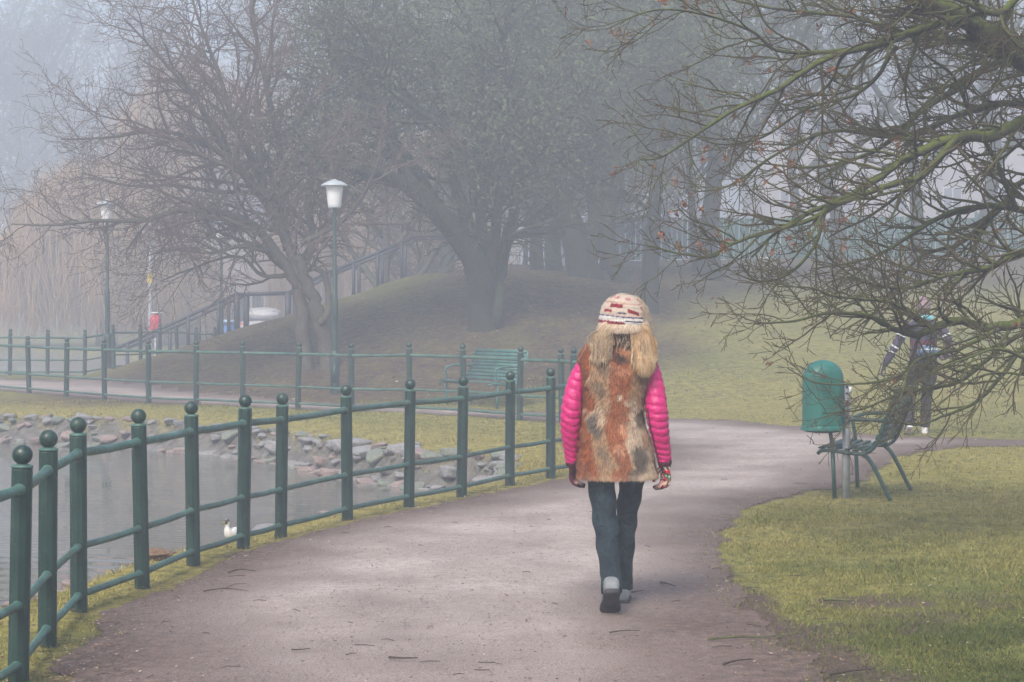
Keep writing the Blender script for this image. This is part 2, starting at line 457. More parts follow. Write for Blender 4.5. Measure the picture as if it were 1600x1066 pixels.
def mats_ground():
    m = NT('lawn_ground'); P = m.n('ShaderNodeTexCoord').outputs['Object']
    f1 = m.noise(9, 5, .6, P); f2 = m.noise(1.3, 4, .6, P); f3 = m.noise(60, 3, .6, P)
    g1 = m.ramp(f1, [(.30, (.055, .072, .018)), (.5, (.13, .145, .034)), (.72, (.21, .21, .055))])
    g2 = m.ramp(f1, [(.30, (.09, .09, .03)), (.5, (.24, .21, .056)), (.72, (.34, .28, .085))])
    grass = m.mix(m.val(m.math('ADD', m.attr('yel'), m.math('SUBTRACT', f2, .5)), .2, .9, .15, 1), g1, g2)
    dirtc = m.ramp(f3, [(.3, (.055, .038, .026)), (.6, (.12, .085, .062)), (.8, (.20, .155, .12))])
    lit = m.ramp(m.noise(11, 5, .75, P), [(.34, (.014, .010, .008)), (.5, (.058, .038, .027)), (.66, (.17, .105, .07))])
    mud = m.ramp(f1, [(.3, (.07, .065, .055)), (.7, (.20, .19, .17))])
    c = m.mix(m.math('MULTIPLY', m.attr('litter'), m.val(m.noise(3.5, 5, .7, P), .3, .55, .55, 1)), grass, lit)
    c = m.mix(m.val(m.math('ADD', m.attr('dirt'), m.math('MULTIPLY', m.math('SUBTRACT', f1, .5), 1.0)), .3, .62), c, dirtc)
    c = m.mix(m.attr('mud'), c, mud)
    h = m.math('ADD', f1, m.math('MULTIPLY', f3, .5))
    m.col(c).rough(.9, .15).bump(h, .9, .03); M['ground'] = m.m
    m = NT('gravel_path'); P = m.n('ShaderNodeTexCoord').outputs['Object']
    f1 = m.noise(1.1, 5, .62, P); f2 = m.noise(140, 2, .6, P); f3 = m.noise(14, 5, .7, P); f4 = m.noise(38, 3, .6, P, (1, .35, 1))
    base = m.ramp(f1, [(.34, (.25, .20, .165)), (.5, (.36, .30, .26)), (.66, (.46, .395, .355))])
    base = m.mix(m.val(f3, .45, .68, 0, .6), base, (.20, .15, .12))
    edge = m.ramp(f3, [(.3, (.040, .024, .016)), (.52, (.115, .072, .052)), (.75, (.21, .15, .12))])
    c = m.mix(m.math('POWER', m.attr('inner'), 1.5), edge, base)
    c = m.mix(m.math('MULTIPLY', m.val(f2, .5, .7, 0, .6), m.val(m.attr('inner'), 0, 1, .3, 1)), c, (.52, .46, .42)); c = m.mix(m.val(f2, .49, .3, 0, .75), c, (.09, .065, .05))
    c = m.mix(m.val(f4, .62, .72, 0, .75), c, (.06, .042, .034))
    m.col(c).rough(m.val(f1, .35, .6, .62, .85), .35).bump(m.math('ADD', m.math('MULTIPLY', f2, .35), m.math('ADD', f3, f4)), .6, .012); M['path'] = m.m
    # stone
    for nm, a, b in (('stone', (.30, .295, .29), (.15, .15, .15)), ('stone_pink', (.33, .25, .225), (.18, .135, .12)), ('stone_green', (.22, .24, .20), (.11, .13, .09))):
        m = NT(nm); P = m.n('ShaderNodeTexCoord').outputs['Object']
        c = m.ramp(m.noise(5, 6, .65, P), [(.3, b), (.65, a)])
        c = m.mix(m.val(m.noise(60, 2, .5, P), .55, .7, 0, .4), c, (.46, .45, .43))
        m.col(c).rough(.75, .3).bump(m.noise(18, 4, .6, P), .6, .02); M[nm] = m.m
    # water
    m = NT('pond_water'); P = m.n('ShaderNodeTexCoord').outputs['Object']
    m.col((.13, .13, .108)).rough(.03, .5); m.b.inputs['IOR'].default_value = 1.33
    mp = m.n('ShaderNodeMapping'); mp.inputs['Scale'].default_value = (.5, 1.7, 1); m.l(P, mp.inputs[0])
    fine = m.noise(7, 3, .5, mp.outputs[0]); big = m.noise(.45, 3, .5, P)
    calm = m.val(big, .42, .62, .15, 1)
    # the wake behind the ducks: rings widening from where they swim
    sep = m.n('ShaderNodeVectorMath', operation='DISTANCE'); m.l(P, sep.inputs[0]); sep.inputs[1].default_value = (-3.7, 13.6, WATER)
    rings = m.math('MULTIPLY', m.math('SINE', m.math('MULTIPLY', sep.outputs['Value'], 17.0)), m.val(sep.outputs['Value'], .1, 2.6, 3.2, 0))
    m.bump(m.math('ADD', m.math('MULTIPLY', fine, calm), m.math('MULTIPLY', rings, 1.6)), .38, .035); M['water'] = m.m
mats_ground(); ground()
for nm, P in (('water', POND), ('water', POND2)):
    xs = [p[0] for p in P]; ys = [p[1] for p in P]
    # the surface runs a little under the bank so the shore line is where the bank meets it
    cx = sum(xs) / len(xs); bm = bmesh.new()
    ring = []
    for i in range(len(P)):
        a = Vector(P[i - 1]); b = Vector(P[(i + 1) % len(P)]); t = (b - a).normalized()
        ring.append(bm.verts.new((P[i][0] + t.y * .12, P[i][1] - t.x * .12, WATER)))
    f = bm.faces.new(ring); bmesh.ops.triangulate(bm, faces=[f]); bmesh.ops.recalc_face_normals(bm, faces=bm.faces[:])
    for f in bm.faces:
        if f.normal.z < 0: f.normal_flip()
    g = Geo(); g.bm(bm); o = g.build(nm, M['water'], smooth=False); o['kind'] = 'structure'

# ------------------------------------------------------------------ fences of round posts with ball tops and three rails
def post_fence(pts, name, label, cat, rng, end=None):
    root = empty(name, (pts[0][0], pts[0][1], hz(*pts[0])), 0, label, cat)
    B = Vector(root.location)
    base = []; tilt = []
    for x, y in pts:
        base.append(Vector((x, y, max(-.06, hz(x, y))))); tilt.append(Vector((rng.uniform(-.024, .024), rng.uniform(-.02, .02), 1)).normalized())
    ms = {}
    for i, (b, t) in enumerate(zip(base, tilt)):
        rot = t.to_track_quat('Z', 'Y').to_matrix()
        if not ms:
            g = Geo(); g.lathe([(0, -.12), (.045, -.12), (.045, .925), (.042, .932), (.0, .932)], n=10)
            p = g.build('post', M['green_paint'], root, smooth=False); ms['p'] = p.data
            g = Geo(); g.lathe([(.0, .931), (.0455, .931), (.047, .937), (.045, .943), (0.022, .949)], n=16); c = g.build('collar', M['rail_paint_skylit'], p); ms['c'] = c.data
            g = Geo(); g.ball((0, 0, .988), (.044, .044, .043), 20, 12); k = g.build('ball', M['green_paint'], p); ms['b'] = k.data
            for o_ in (): pass
        else:
            p = bpy.data.objects.new('post', ms['p']); COL.objects.link(p); p.parent = root
            c = bpy.data.objects.new('collar', ms['c']); COL.objects.link(c); c.parent = p
            k = bpy.data.objects.new('ball', ms['b']); COL.objects.link(k); k.parent = p
        p.location = b - B; p.rotation_euler = Matrix(rot).to_euler(); p.rotation_euler.rotate_axis('Z', rng.uniform(0, 1))
        if i:
            a = base[i - 1]; ta = tilt[i - 1]
            for zr, r in ((.84, .0235), (.345, .019), (.088, .019)):
                p0 = a + ta * zr - B; p1 = b + t * zr - B; d = (p1 - p0).normalized()
                mid = (p0 + p1) / 2 + Vector((0, 0, rng.uniform(-.006, .002)))
                g = Geo(); ptsr = [p0 - d * .0, p0 + d * .045, p0 + d * .055, mid, p1 - d * .055, p1 - d * .045, p1]
                g.tubes([(ptsr, [r * 1.22, r * 1.22, r, r, r, r * 1.22, r * 1.22], 0, 0)], sides=12, attname=None)
                g.build('rail', M['rail_paint_skylit'], root)
    return root
rf = random.Random(4)
post_fence(FENCE, 'railing_fence', 'green metal railing with ball-topped posts curving along the path around the pond', 'fence', rf)
post_fence(BACKF, 'railing_fence', 'foggy green railing beyond the far path at left, in front of the stairs', 'fence', rf)

# ------------------------------------------------------------------ stones on the bank
rr = random.Random(11)
rock_m = []
for k in range(7):
    ph = [rr.uniform(0, 6) for _ in range(6)]
    def fn(p, ph=ph):
        a = 1 + .16 * math.sin(3.1 * p.x + ph[0]) * math.cos(2.7 * p.y + ph[1]) + .10 * math.sin(5.3 * p.z + ph[2] + 3 * p.x) + .05 * math.sin(9 * p.y + ph[3]) * math.sin(8 * p.x + ph[4])
        # flat faces: clip against a few planes
        for j in range(5):
            n = Vector((math.sin(ph[0] + j * 2.1), math.cos(ph[1] + j * 1.7), .6 * math.sin(ph[2] + j * 2.9))).normalized()
            dd = p.dot(n) * a
            if dd > .74: a *= .74 / dd
        if p.z * a > .62: a *= .62 / (p.z * a)
        return a
    g = Geo(); g.ball((0, 0, 0), (1, .8, .62), 22, 14, fn); me = []
    for mt in ('stone', 'stone_pink', 'stone_green'):
        o = g.build('rock', M[mt]); me.append(o.data); bpy.data.objects.remove(o)
    rock_m.append(me)
def rock(x, y, z, s, label, group, kinds=(0, 0, 1, 2), flat=1.0):
    kd = rr.choice(kinds); label = label.replace('TONE', ('grey', 'pinkish', 'greenish grey')[kd])
    o = bpy.data.objects.new('rock', rr.choice(rock_m)[kd]); COL.objects.link(o)
    o.location = (x, y, z); o.scale = (s, s * rr.uniform(.75, 1.1), s * rr.uniform(.6, .85) * flat); o.rotation_euler = (rr.uniform(-.25, .25), rr.uniform(-.25, .25), rr.uniform(0, 6.28))
    tag(o, label, 'rock', group); return o
i0 = [i for i, p in enumerate(POND) if p[1] > 18.6][0]
line = POND[i0:]; acc = 0
placed = []
for i in range(len(line) - 1):
    a = Vector(line[i]); b = Vector(line[i + 1]); L = (b - a).length
    if a.x < -10: break
    t_ = (b - a).normalized(); nrm = Vector((t_.y, -t_.x)); 
    if sdpoly(np.array([(a + nrm * .3).x]), np.array([(a + nrm * .3).y]), POND)[0] < 0: nrm = -nrm
    n = max(1, int(L / .035))
    for k in range(n):
        p = a.lerp(b, (k + rr.random()) / n); e = rr.uniform(-.12, .46) * (1.0 if p.y > 21 else .9)
        q = p + nrm * e; s = rr.choice((.08, .09, .11, .13, .16, .20)) * rr.uniform(.85, 1.1)
        if any((q - c).length < (s + s2) * .52 for c, s2 in placed): continue
        placed.append((q, s)); z = max(WATER - .02, hz(q.x, q.y)) + s * .12
        rock(q.x, q.y, z, s, 'TONE boulder of the stone band along the far edge of the pond', 'stones along the far pond bank')
# pale kerb stones on the near bank below the railing
for i in range(2, i0 - 1):
    a = Vector(POND[i]); b = Vector(POND[i + 1]); L = (b - a).length; t_ = (b - a).normalized(); nrm = Vector((t_.y, -t_.x))
    if a.y < 8 or a.y > 17: continue
    for k in range(max(1, int(L / .33))):
        p = a.lerp(b, (k + .5) / max(1, int(L / .33))) + nrm * rr.uniform(.18, .3); s = rr.uniform(.13, .2)
        rock(p.x, p.y, -.17 + rr.uniform(-.02, .02), s, 'flat TONE stone edging the near bank of the pond below the railing', 'flat stones edging the near bank', (0, 0, 1), .6)
for k in range(16):
    x = -18 + k * .62 + rr.uniform(-.2, .2); rock(x, 45.5 + rr.uniform(-.2, .3), -.2, rr.uniform(.15, .3), 'foggy TONE stone on the edge of the second pond beyond the far railing', 'stones at the second pond')
# ------------------------------------------------------------------ trees
def bark(name, dark, light, moss, twig, moss_amt=.5, twig2=None):
    m = NT(name); P = m.n('ShaderNodeTexCoord').outputs['Object']
    f = m.noise(9, 4, .65, P); g = m.noise(45, 3, .6, P, (1, 1, .3))
    wood = m.ramp(g, [(.3, dark), (.7, light)])
    geo = m.n('ShaderNodeNewGeometry'); sx = m.n('ShaderNodeSeparateXYZ'); m.l(geo.outputs['Normal'], sx.inputs[0])
    up = m.val(m.math('ADD', sx.outputs['Z'], m.math('MULTIPLY', m.math('SUBTRACT', f, .5), 3.2)), .55 - moss_amt * 1.5, 1.05 - moss_amt * 1.0, 0, 1)
    mossc = m.ramp(m.noise(30, 3, .6, P), [(.3, tuple(q * .55 for q in moss)), (.7, moss)])
    c = m.mix(up, wood, mossc)
    tw = m.ramp(f, [(.35, twig), (.65, twig2 or tuple(q * .7 for q in twig))])
    c = m.mix(m.val(m.attr('tip'), .35, .85), c, tw)
    m.col(c).rough(.85, .2).bump(g, .5, .01); M[name] = m.m
bark('bark_mossy', (.030, .027, .020), (.080, .075, .052), (.10, .128, .026), (.085, .050, .042), .55, (.085, .095, .030))
bark('bark_grey', (.055, .048, .040), (.12, .105, .085), (.07, .085, .035), (.16, .115, .095), .2)
bark('bark_green', (.018, .021, .017), (.048, .052, .040), (.055, .08, .032), (.075, .085, .048), .3)
bark('bark_pale', (.05, .05, .045), (.12, .115, .10), (.08, .11, .04), (.12, .10, .08), .3)
M['leaf_yew'] = simple('yew_foliage', (.12, .15, .07), (.06, .08, .04), 3, .8, 0)
M['leaf_dry'] = simple('pale_buds', (.20, .19, .12), (.12, .11, .07), 3, .8, 0)
M['leaf_dead'] = simple('dead_leaf', (.30, .13, .06), (.14, .060, .035), 9, .8, 0)
M['willow'] = simple('willow_strands', (.52, .35, .18), (.38, .26, .14), .6, .8, 0)
M['leaf_litter'] = simple('leaf_litter', (.24, .15, .08), (.09, .055, .035), 7, .85, 0)

def perp(d, rng):
    a = Vector((rng.gauss(0, 1), rng.gauss(0, 1), rng.gauss(0, 1))); p = a - d * a.dot(d)
    return p.normalized() if p.length > 1e-6 else Vector((1, 0, 0))
def grow(rng, p, d, L, r, lvl, P, out, tips, t0v=0.0):
    n = max(3, min(P['maxseg'], int(L / P['seg'][lvl])))
    pts = [p.copy()]; rad = [r]; d = d.normalized(); rt = max(P['rmin'], r * P['taper'])
    for i in range(n):
        k = perp(d, rng)
        d = (d + k * P['wob'][lvl] * rng.uniform(.3, 1.3) + Vector((0, 0, P['trop'][lvl]))).normalized()
        p = p + d * (L / n); pts.append(p.copy()); rad.append(r + (rt - r) * (i + 1) / n)
    lv = P['tv']; out.append((pts, rad, lv[lvl], lv[min(lvl + 1, len(lv) - 1)]))
    if lvl >= P['levels']:
        tips.append((pts[-1], d)); 
        if len(pts) > 3: tips.append((pts[len(pts) // 2], d))
        return
    children(rng, pts, rad, L, lvl, P, out, tips)
def children(rng, pts, rad, L, lvl, P, out, tips, start=None, lscale=1.0):
    n = len(pts) - 1; cnt = int(L * P['dens'][lvl] * rng.uniform(.8, 1.2)) + 1
    s = P['start'][lvl] if start is None else start
    for k in range(cnt):
        t = s + (1 - s) * (k + rng.random()) / cnt; u = t * n; i = min(int(u), n - 1); f = u - i
        q = pts[i].lerp(pts[i + 1], f); d = (pts[i + 1] - pts[i]).normalized()
        a = R(rng.uniform(*P['ang'])); pr = perp(d, rng)
        pr = Vector((pr.x, pr.y, pr.z * P['flat'])).normalized()
        if P.get('bias'): pr = (pr + Vector(P['bias'])).normalized()
        nd = d * math.cos(a) + pr * math.sin(a)
        l = P['len'][lvl] * rng.uniform(.55, 1.25) * (1 - .45 * t) * lscale
        rr_ = max(P['rmin'], min(rad[i] * .62, P['rad'][lvl] * (1 - .3 * t)))
        grow(rng, q, nd, l, rr_, lvl + 1, P, out, tips)

def leaf_cloud(rng, tips, n, spread, size, droop=.3, flat=1.0, zmin=None):
    if zmin is not None: tips = [t for t in tips if t[0].z > zmin + rng.gauss(0, .5)]
    if not tips: return None
    rs = np.random.RandomState(rng.randrange(1 << 30))
    C = np.array([tuple(t[0]) for t in tips]); ii = rs.randint(0, len(C), n)
    c = C[ii] + rs.normal(0, spread, (n, 3)) * [1, 1, flat]
    a = rs.normal(0, 1, (n, 3)); a /= np.linalg.norm(a, axis=1, keepdims=True)
    b = rs.normal(0, 1, (n, 3)); b -= a * (a * b).sum(1, keepdims=True); b /= np.linalg.norm(b, axis=1, keepdims=True)
    s = size * rs.uniform(.5, 1.4, (n, 1))
    v = np.stack([c - a * s, c + b * s * .4, c + a * s, c - b * s * .4], 1).reshape(-1, 3)
    q = np.arange(n * 4).reshape(-1, 4)
    return v, q

def build_tree(name, label, cat, group, limbs, P, rng, barkm, leaf=None, trunk_sides=12):
    """limbs: list of (points, radii); the first n with trunk flag go in the trunk mesh"""
    b = limbs[0][0][0]; root = empty(name, b, 0, label, cat, group)
    tr = []; cr = []; tips = []
    for pts, rad, is_trunk, dens in limbs:
        k = 5; sp = smooth_line(pts, k); rr_ = list(np.interp(np.linspace(0, len(rad) - 1, len(sp)), range(len(rad)), rad))
        sp = [p + Vector((rng.gauss(0, 1), rng.gauss(0, 1), rng.gauss(0, 1))) * r * (.13 if r < .15 else .05) - b for p, r in zip(sp, rr_)]
        (tr if is_trunk else cr).append((sp, rr_, 0, 0.25 if is_trunk else .45))
        L = sum((sp[i + 1] - sp[i]).length for i in range(len(sp) - 1))
        if dens > 0:
            PP = dict(P); PP['dens'] = [P['dens'][0] * dens] + list(P['dens'][1:])
            children(rng, sp, rr_, L, 0, PP, cr, tips, start=.35 if is_trunk else None)
    g = Geo(); g.tubes(tr, trunk_sides); g.build('trunk', M[barkm], root)
    g = Geo(); thick = [c for c in cr if c[1][0] > .02]; thin = [c for c in cr if c[1][0] <= .02]
    if thick: g.tubes(thick, 8)
    if thin: g.tubes(thin, P.get('tsides', 4), cap=False)
    crown = g.build('crown', M[barkm], root)
    if leaf:
        v, q = leaf_cloud(rng, tips, leaf['n'], leaf['spread'], leaf['size'], zmin=leaf.get('zmin'))
        g = Geo(); g.add(v, q); g.build('foliage', M[leaf['mat']], root, smooth=False)
    return root, tips

def px(L, d0, d1=None):
    d1 = d0 if d1 is None else d1; n = len(L)
    return [at(a, b, d0 + (d1 - d0) * i / (n - 1)) for i, (a, b) in enumerate(L)]
def rads(r0, r1, n): return [r0 + (r1 - r0) * (i / (n - 1)) ** .8 for i in range(n)]
def limb(L, d0, d1, r0, r1, trunk=False, dens=1.0): return (px(L, d0, d1), rads(r0, r1, len(L)), trunk, dens)

# --- the mossy tree reaching in from the right; its trunk stands outside the picture
rng = random.Random(21)
HP = dict(levels=3, seg=[.09, .07, .045, .03], maxseg=14, wob=[.15, .25, .29, .34], trop=[0, .02, .03, .03], dens=[8.8, 9.8, 8.8], start=[.04, .08, .10],
          len=[.74, .31, .12], rad=[.0155, .0078, .0044], rmin=.0022, taper=.40, ang=(28, 66), flat=.9, tv=[.2, .48, .8, 1.0], bias=(-.22, 0, 0), tsides=5)
TX, TD = 5.35, 13.6
tb = Vector((TX, TD, hz(TX, TD) - .1))
trunk = ([tb, Vector((TX - .02, TD, .5)), Vector((TX - .08, TD, 1.2)), Vector((TX - .12, TD, 2.0)), Vector((TX - .05, TD + .1, 3.0)), Vector((TX + .1, TD + .1, 4.4)), Vector((TX + .2, TD + .2, 6.2))], [.30, .25, .23, .215, .18, .13, .06], True, 0)
def h(L, d0, d1, r0, r1, zt=None, dens=1.0):
    P_ = px(L, d0, d1)
    if zt is not None: P_ = [Vector((TX - .08, TD, zt))] + P_
    return (P_, rads(r0, r1, len(P_)), False, dens)
HL = [trunk,
  h([(1760,190),(1620,105),(1530,42),(1450,5),(1380,-25),(1290,-60),(1150,-90)], 13.4, 13.0, .115, .03, 2.3, .9),
  h([(1720,215),(1610,190),(1550,212),(1495,216),(1440,236),(1400,258),(1340,300),(1270,330),(1215,362),(1175,402)], 13.3, 12.8, .060, .007, 2.2),
  h([(1700,135),(1590,100),(1545,105),(1495,140),(1440,172),(1385,225),(1330,250),(1260,262),(1190,255)], 13.9, 14.3, .045, .006, 2.6),
  h([(1530,42),(1495,30),(1440,45),(1380,68),(1290,92),(1215,140),(1150,170),(1085,212),(1035,245),(1003,250)], 13.2, 12.6, .036, .004),
  h([(1330,78),(1275,82),(1212,78),(1180,52),(1120,28),(1050,15),(1000,22),(948,46)], 13.0, 12.5, .017, .0035),
  h([(1780,440),(1680,470),(1600,502),(1545,512),(1490,502),(1440,522),(1412,520),(1380,506),(1350,492),(1290,490),(1240,502),(1178,506)], 13.3, 12.6, .050, .0045, 1.5, .62),
  h([(1455,510),(1425,490),(1390,472),(1350,468),(1300,462),(1268,450),(1215,448)], 12.9, 12.4, .018, .004, None, .8),
  h([(1760,360),(1680,340),(1600,328),(1545,322),(1485,332),(1430,362),(1385,392),(1335,410),(1270,420)], 13.8, 14.0, .040, .005, 1.75),
  h([(1495,216),(1440,275),(1390,290),(1310,318),(1262,345),(1200,362),(1160,375),(1130,388),(1112,402),(1060,396),(1012,384)], 13.1, 12.5, .026, .0035),
  h([(1700,520),(1610,535),(1565,588),(1525,628),(1480,648),(1432,664),(1396,655)], 13.2, 12.9, .026, .004, 1.35, .5),
  h([(1680,540),(1600,522),(1545,560),(1500,596),(1455,606),(1400,618),(1345,640),(1285,646)], 13.6, 13.4, .026, .004, 1.4, .5),
  h([(1720,260),(1610,168),(1525,170),(1450,200),(1392,214),(1300,205),(1215,240),(1140,290),(1085,300)], 14.2, 14.8, .034, .005, 2.4),
  h([(1650,40),(1580,88),(1500,62),(1420,56),(1350,30),(1270,20),(1190,10),(1110,-10)], 13.9, 14.4, .034, .006, 2.9),
  h([(1290,325),(1272,385),(1232,428),(1190,440),(1150,428)], 12.9, 12.6, .016, .004),
  h([(1560,515),(1500,545),(1440,560),(1400,590),(1340,600),(1275,598),(1230,575)], 13.0, 12.7, .016, .0035, None, .6),
  h([(1590,330),(1555,250),(1520,190),(1490,120),(1440,80),(1400,20)], 13.6, 13.2, .022, .006),
  h([(1700,380),(1600,395),(1540,420),(1480,430),(1420,450),(1350,440),(1290,400)], 13.2, 12.6, .030, .005, 1.6),
  h([(1640,280),(1560,330),(1500,380),(1440,400),(1400,440),(1360,450)], 14.2, 14.6, .028, .006, 2.0),
  h([(1400,70),(1370,120),(1330,150),(1260,170),(1190,215),(1120,225),(1060,200)], 13.2, 13.6, .018, .004),
  h([(1740,-60),(1620,-30),(1560,20),(1500,0),(1420,-30),(1340,-40)], 13.2, 12.6, .040, .01, 3.2),
  h([(1640,590),(1600,560),(1560,545),(1510,560),(1460,580),(1430,600)], 12.8, 12.4, .018, .004, 1.2, .4),
]
hero, tips = build_tree('mossy_tree', 'mossy bare tree reaching in from the right over the chair and litter bin, nearest tree', 'tree', None, HL, HP, rng, 'bark_mossy', None)
# withered leaf clusters at the outer twigs
tl = [t for t in tips if (800 + F * (t[0].x + tb.x) / (t[0].y + tb.y)) < 1330 and (t[0].z + tb.z) > 1.9]
ls = rng.sample(tl, min(len(tl), 110)) + rng.sample(tips, 50)
v, q = leaf_cloud(rng, [(p + Vector((0, 0, -.01)), d) for p, d in ls], 1000, .014, .020)
g = Geo(); g.add(v, q); g.build('withered_leaves', M['leaf_dead'], hero, smooth=False)

# --- trees in the fog
BP = dict(levels=3, seg=[.3, .22, .16, .12], maxseg=7, wob=[.2, .26, .3, .34], trop=[0, .03, .02, 0.02], dens=[3.9, 5.2, 6.5], start=[.12, .12, .12],
          len=[2.1, 1.0, .5], rad=[.045, .022, .012], rmin=.0055, taper=.4, ang=(30, 65), flat=.8, tv=[.2, .5, .8, 1.0], tsides=3)
def gpt(pxx, d, dz=-.15):
    X = (pxx - 800) * d / F; return Vector((X, d, hz(X, d) + dz))
def tlimb(g0, L, d0, d1, r0, r1, trunk=True, dens=1.0):
    P_ = px(L, d0, d1)
    if g0: P_ = [g0] + P_
    return (P_, rads(r0, r1, len(P_)), trunk, dens)
rng = random.Random(5)
d = 37.0; g0 = gpt(478, d)
build_tree('hawthorn_tree', 'wide bare tree with leaning trunk left of the lamp, its branches spreading far left', 'tree', None, [
  tlimb(g0, [(476,545),(471,500),(468,440),(455,395),(432,350),(412,300),(405,230),(400,150)], d, d, .17, .05, True, .8),
  tlimb(gpt(514, d), [(509,545),(500,505),(490,470),(476,430),(470,400)], d, d - .2, .17, .10, True, 0),
  tlimb(None, [(498,505),(512,488),(513,455),(506,428),(490,418)], d - .2, d, .07, .05, True, 0),
  tlimb(None, [(466,450),(432,395),(392,350),(340,332),(280,330),(220,345),(150,345),(80,352),(18,350)], d, d - 1, .11, .012, False, 1),
  tlimb(None, [(450,390),(440,320),(440,250),(420,150),(400,60),(390,-30)], d, d + 1, .10, .03, False, 1),
  tlimb(None, [(440,350),(385,275),(320,225),(250,205),(170,215),(95,218)], d, d - 1.5, .08, .012, False, 1),
  tlimb(None, [(432,340),(360,245),(310,160),(250,90),(195,30)], d, d - .5, .08, .014, False, 1),
  tlimb(None, [(425,320),(370,200),(340,110),(310,30),(290,-40)], d, d + .8, .07, .014, False, 1.1),
  tlimb(None, [(465,430),(488,380),(482,300),(505,200),(520,90),(540,-20)], d, d + 1.5, .09, .03, False, 1.1),
  tlimb(None, [(440,400),(380,385),(330,395),(270,390),(230,400)], d, d - 1.5, .05, .012, False, 1.1),
  tlimb(None, [(455,430),(410,430),(370,400),(300,420),(250,440)], d, d + .6, .05, .012, False, .9),
  tlimb(None, [(400,300),(340,300),(270,290),(200,290),(130,270)], d, d + 1, .05, .012, False, 1.1),
  tlimb(None, [(470,380),(540,340),(580,280),(600,220)], d, d - .5, .06, .02, False, .9)],
  dict(BP, rmin=.0042), rng, 'bark_grey', dict(n=12000, spread=.08, size=.018, mat='leaf_dry', zmin=1.6))
# yew-like trees on the mound
YP = dict(BP); YP.update(dens=[3.2, 4.0, 4.2], len=[2.3, 1.1, .5], wob=[.2, .28, .3, .3], trop=[0, .0, -.02, -.05], flat=.6)
d = 38.5; g0 = gpt(757, d, -.2)
build_tree('yew_tree', 'broad dark yew with several stems rising from one bole behind the slatted bench', 'tree', None, [
  tlimb(g0, [(752,490),(750,440),(736,400),(706,357),(668,316),(636,284)], d, d - .6, .31, .17, True, .6),
  tlimb(None, [(640,288),(610,276),(570,268),(505,255),(440,250)], d - .6, d - 1.2, .15, .04, True, 1),
  tlimb(None, [(650,296),(618,240),(590,170),(570,90)], d - .6, d, .13, .04, True, 1),
  tlimb(g0 + Vector((.12, .1, 0)), [(768,490),(765,440),(760,390),(748,320),(748,250),(752,150),(742,40)], d, d + .8, .20, .06, True, .9),
  tlimb(g0 + Vector((.22, .25, 0)), [(776,490),(778,440),(788,390),(803,335),(815,280),(832,200),(850,90)], d, d + 1.4, .19, .06, True, .9),
  tlimb(g0 + Vector((.05, -.1, 0)), [(760,490),(766,420),(775,360),(782,290),(792,200),(785,90),(800,-10)], d, d - .5, .15, .05, True, 1),
  tlimb(None, [(735,385),(722,320),(700,250),(690,160),(660,60)], d, d + 1, .16, .05, True, 1),
  tlimb(None, [(690,330),(640,250),(590,180),(540,110),(500,30)], d, d + .6, .10, .03, False, 1.1),
  tlimb(None, [(745,250),(680,190),(600,130),(560,40)], d - .2, d - 1.6, .09, .03, False, 1.1),
  tlimb(None, [(815,280),(860,210),(900,150),(960,90),(1010,60)], d + .8, d - .8, .09, .03, False, 1.1),
  tlimb(None, [(795,390),(790,350),(740,330),(735,280)], d - .3, d - .6, .03, .02, False, .5)],
  YP, rng, 'bark_green', dict(n=46000, spread=.34, size=.042, mat='leaf_yew', zmin=3.3))
d = 45.5; g0 = gpt(918, d, -.2)
build_tree('yew_tree', 'dark yew with a thick trunk leaning left, on the crest above the walking person', 'tree', None, [
  tlimb(g0, [(905,390),(885,338),(864,290),(852,225),(842,120),(830,20)], d, d, .42, .09, True, .8),
  tlimb(None, [(915,410),(932,350),(928,285),(942,200),(960,90),(965,-10)], d, d + 1, .26, .06, True, .9),
  tlimb(None, [(880,320),(900,260),(890,180),(900,80)], d, d - 1, .2, .05, True, .9),
  tlimb(None, [(862,270),(810,200),(760,140),(700,90)], d, d + 1, .12, .03, False, 1.1),
  tlimb(None, [(930,280),(985,200),(1030,130),(1080,80)], d, d - 1, .12, .03, False, 1.1)],
  YP, rng, 'bark_green', dict(n=38000, spread=.36, size=.050, mat='leaf_yew', zmin=3.3))
d = 40.5; g0 = gpt(1015, d, -.2)
build_tree('park_tree', 'slim upright tree with one long arching side branch, right above the striped hat', 'tree', None, [
  tlimb(g0, [(1016,430),(1019,380),(1022,320),(1026,250),(1020,170),(1026,60),(1030,-20)], d, d, .21, .07, True, .8),
  tlimb(None, [(1022,330),(1000,318),(962,292),(925,285),(892,268),(850,228),(800,215)], d, d - 1.5, .06, .015, False, .5),
  tlimb(None, [(1025,250),(1060,190),(1095,120),(1110,30)], d, d + .5, .09, .03, False, 1)],
  YP, rng, 'bark_green', dict(n=12000, spread=.3, size=.045, mat='leaf_yew', zmin=2.8))
LP = dict(BP); LP.update(dens=[2.0, 2.6, 2.6], rmin=.009, len=[2.4, 1.2, .6])
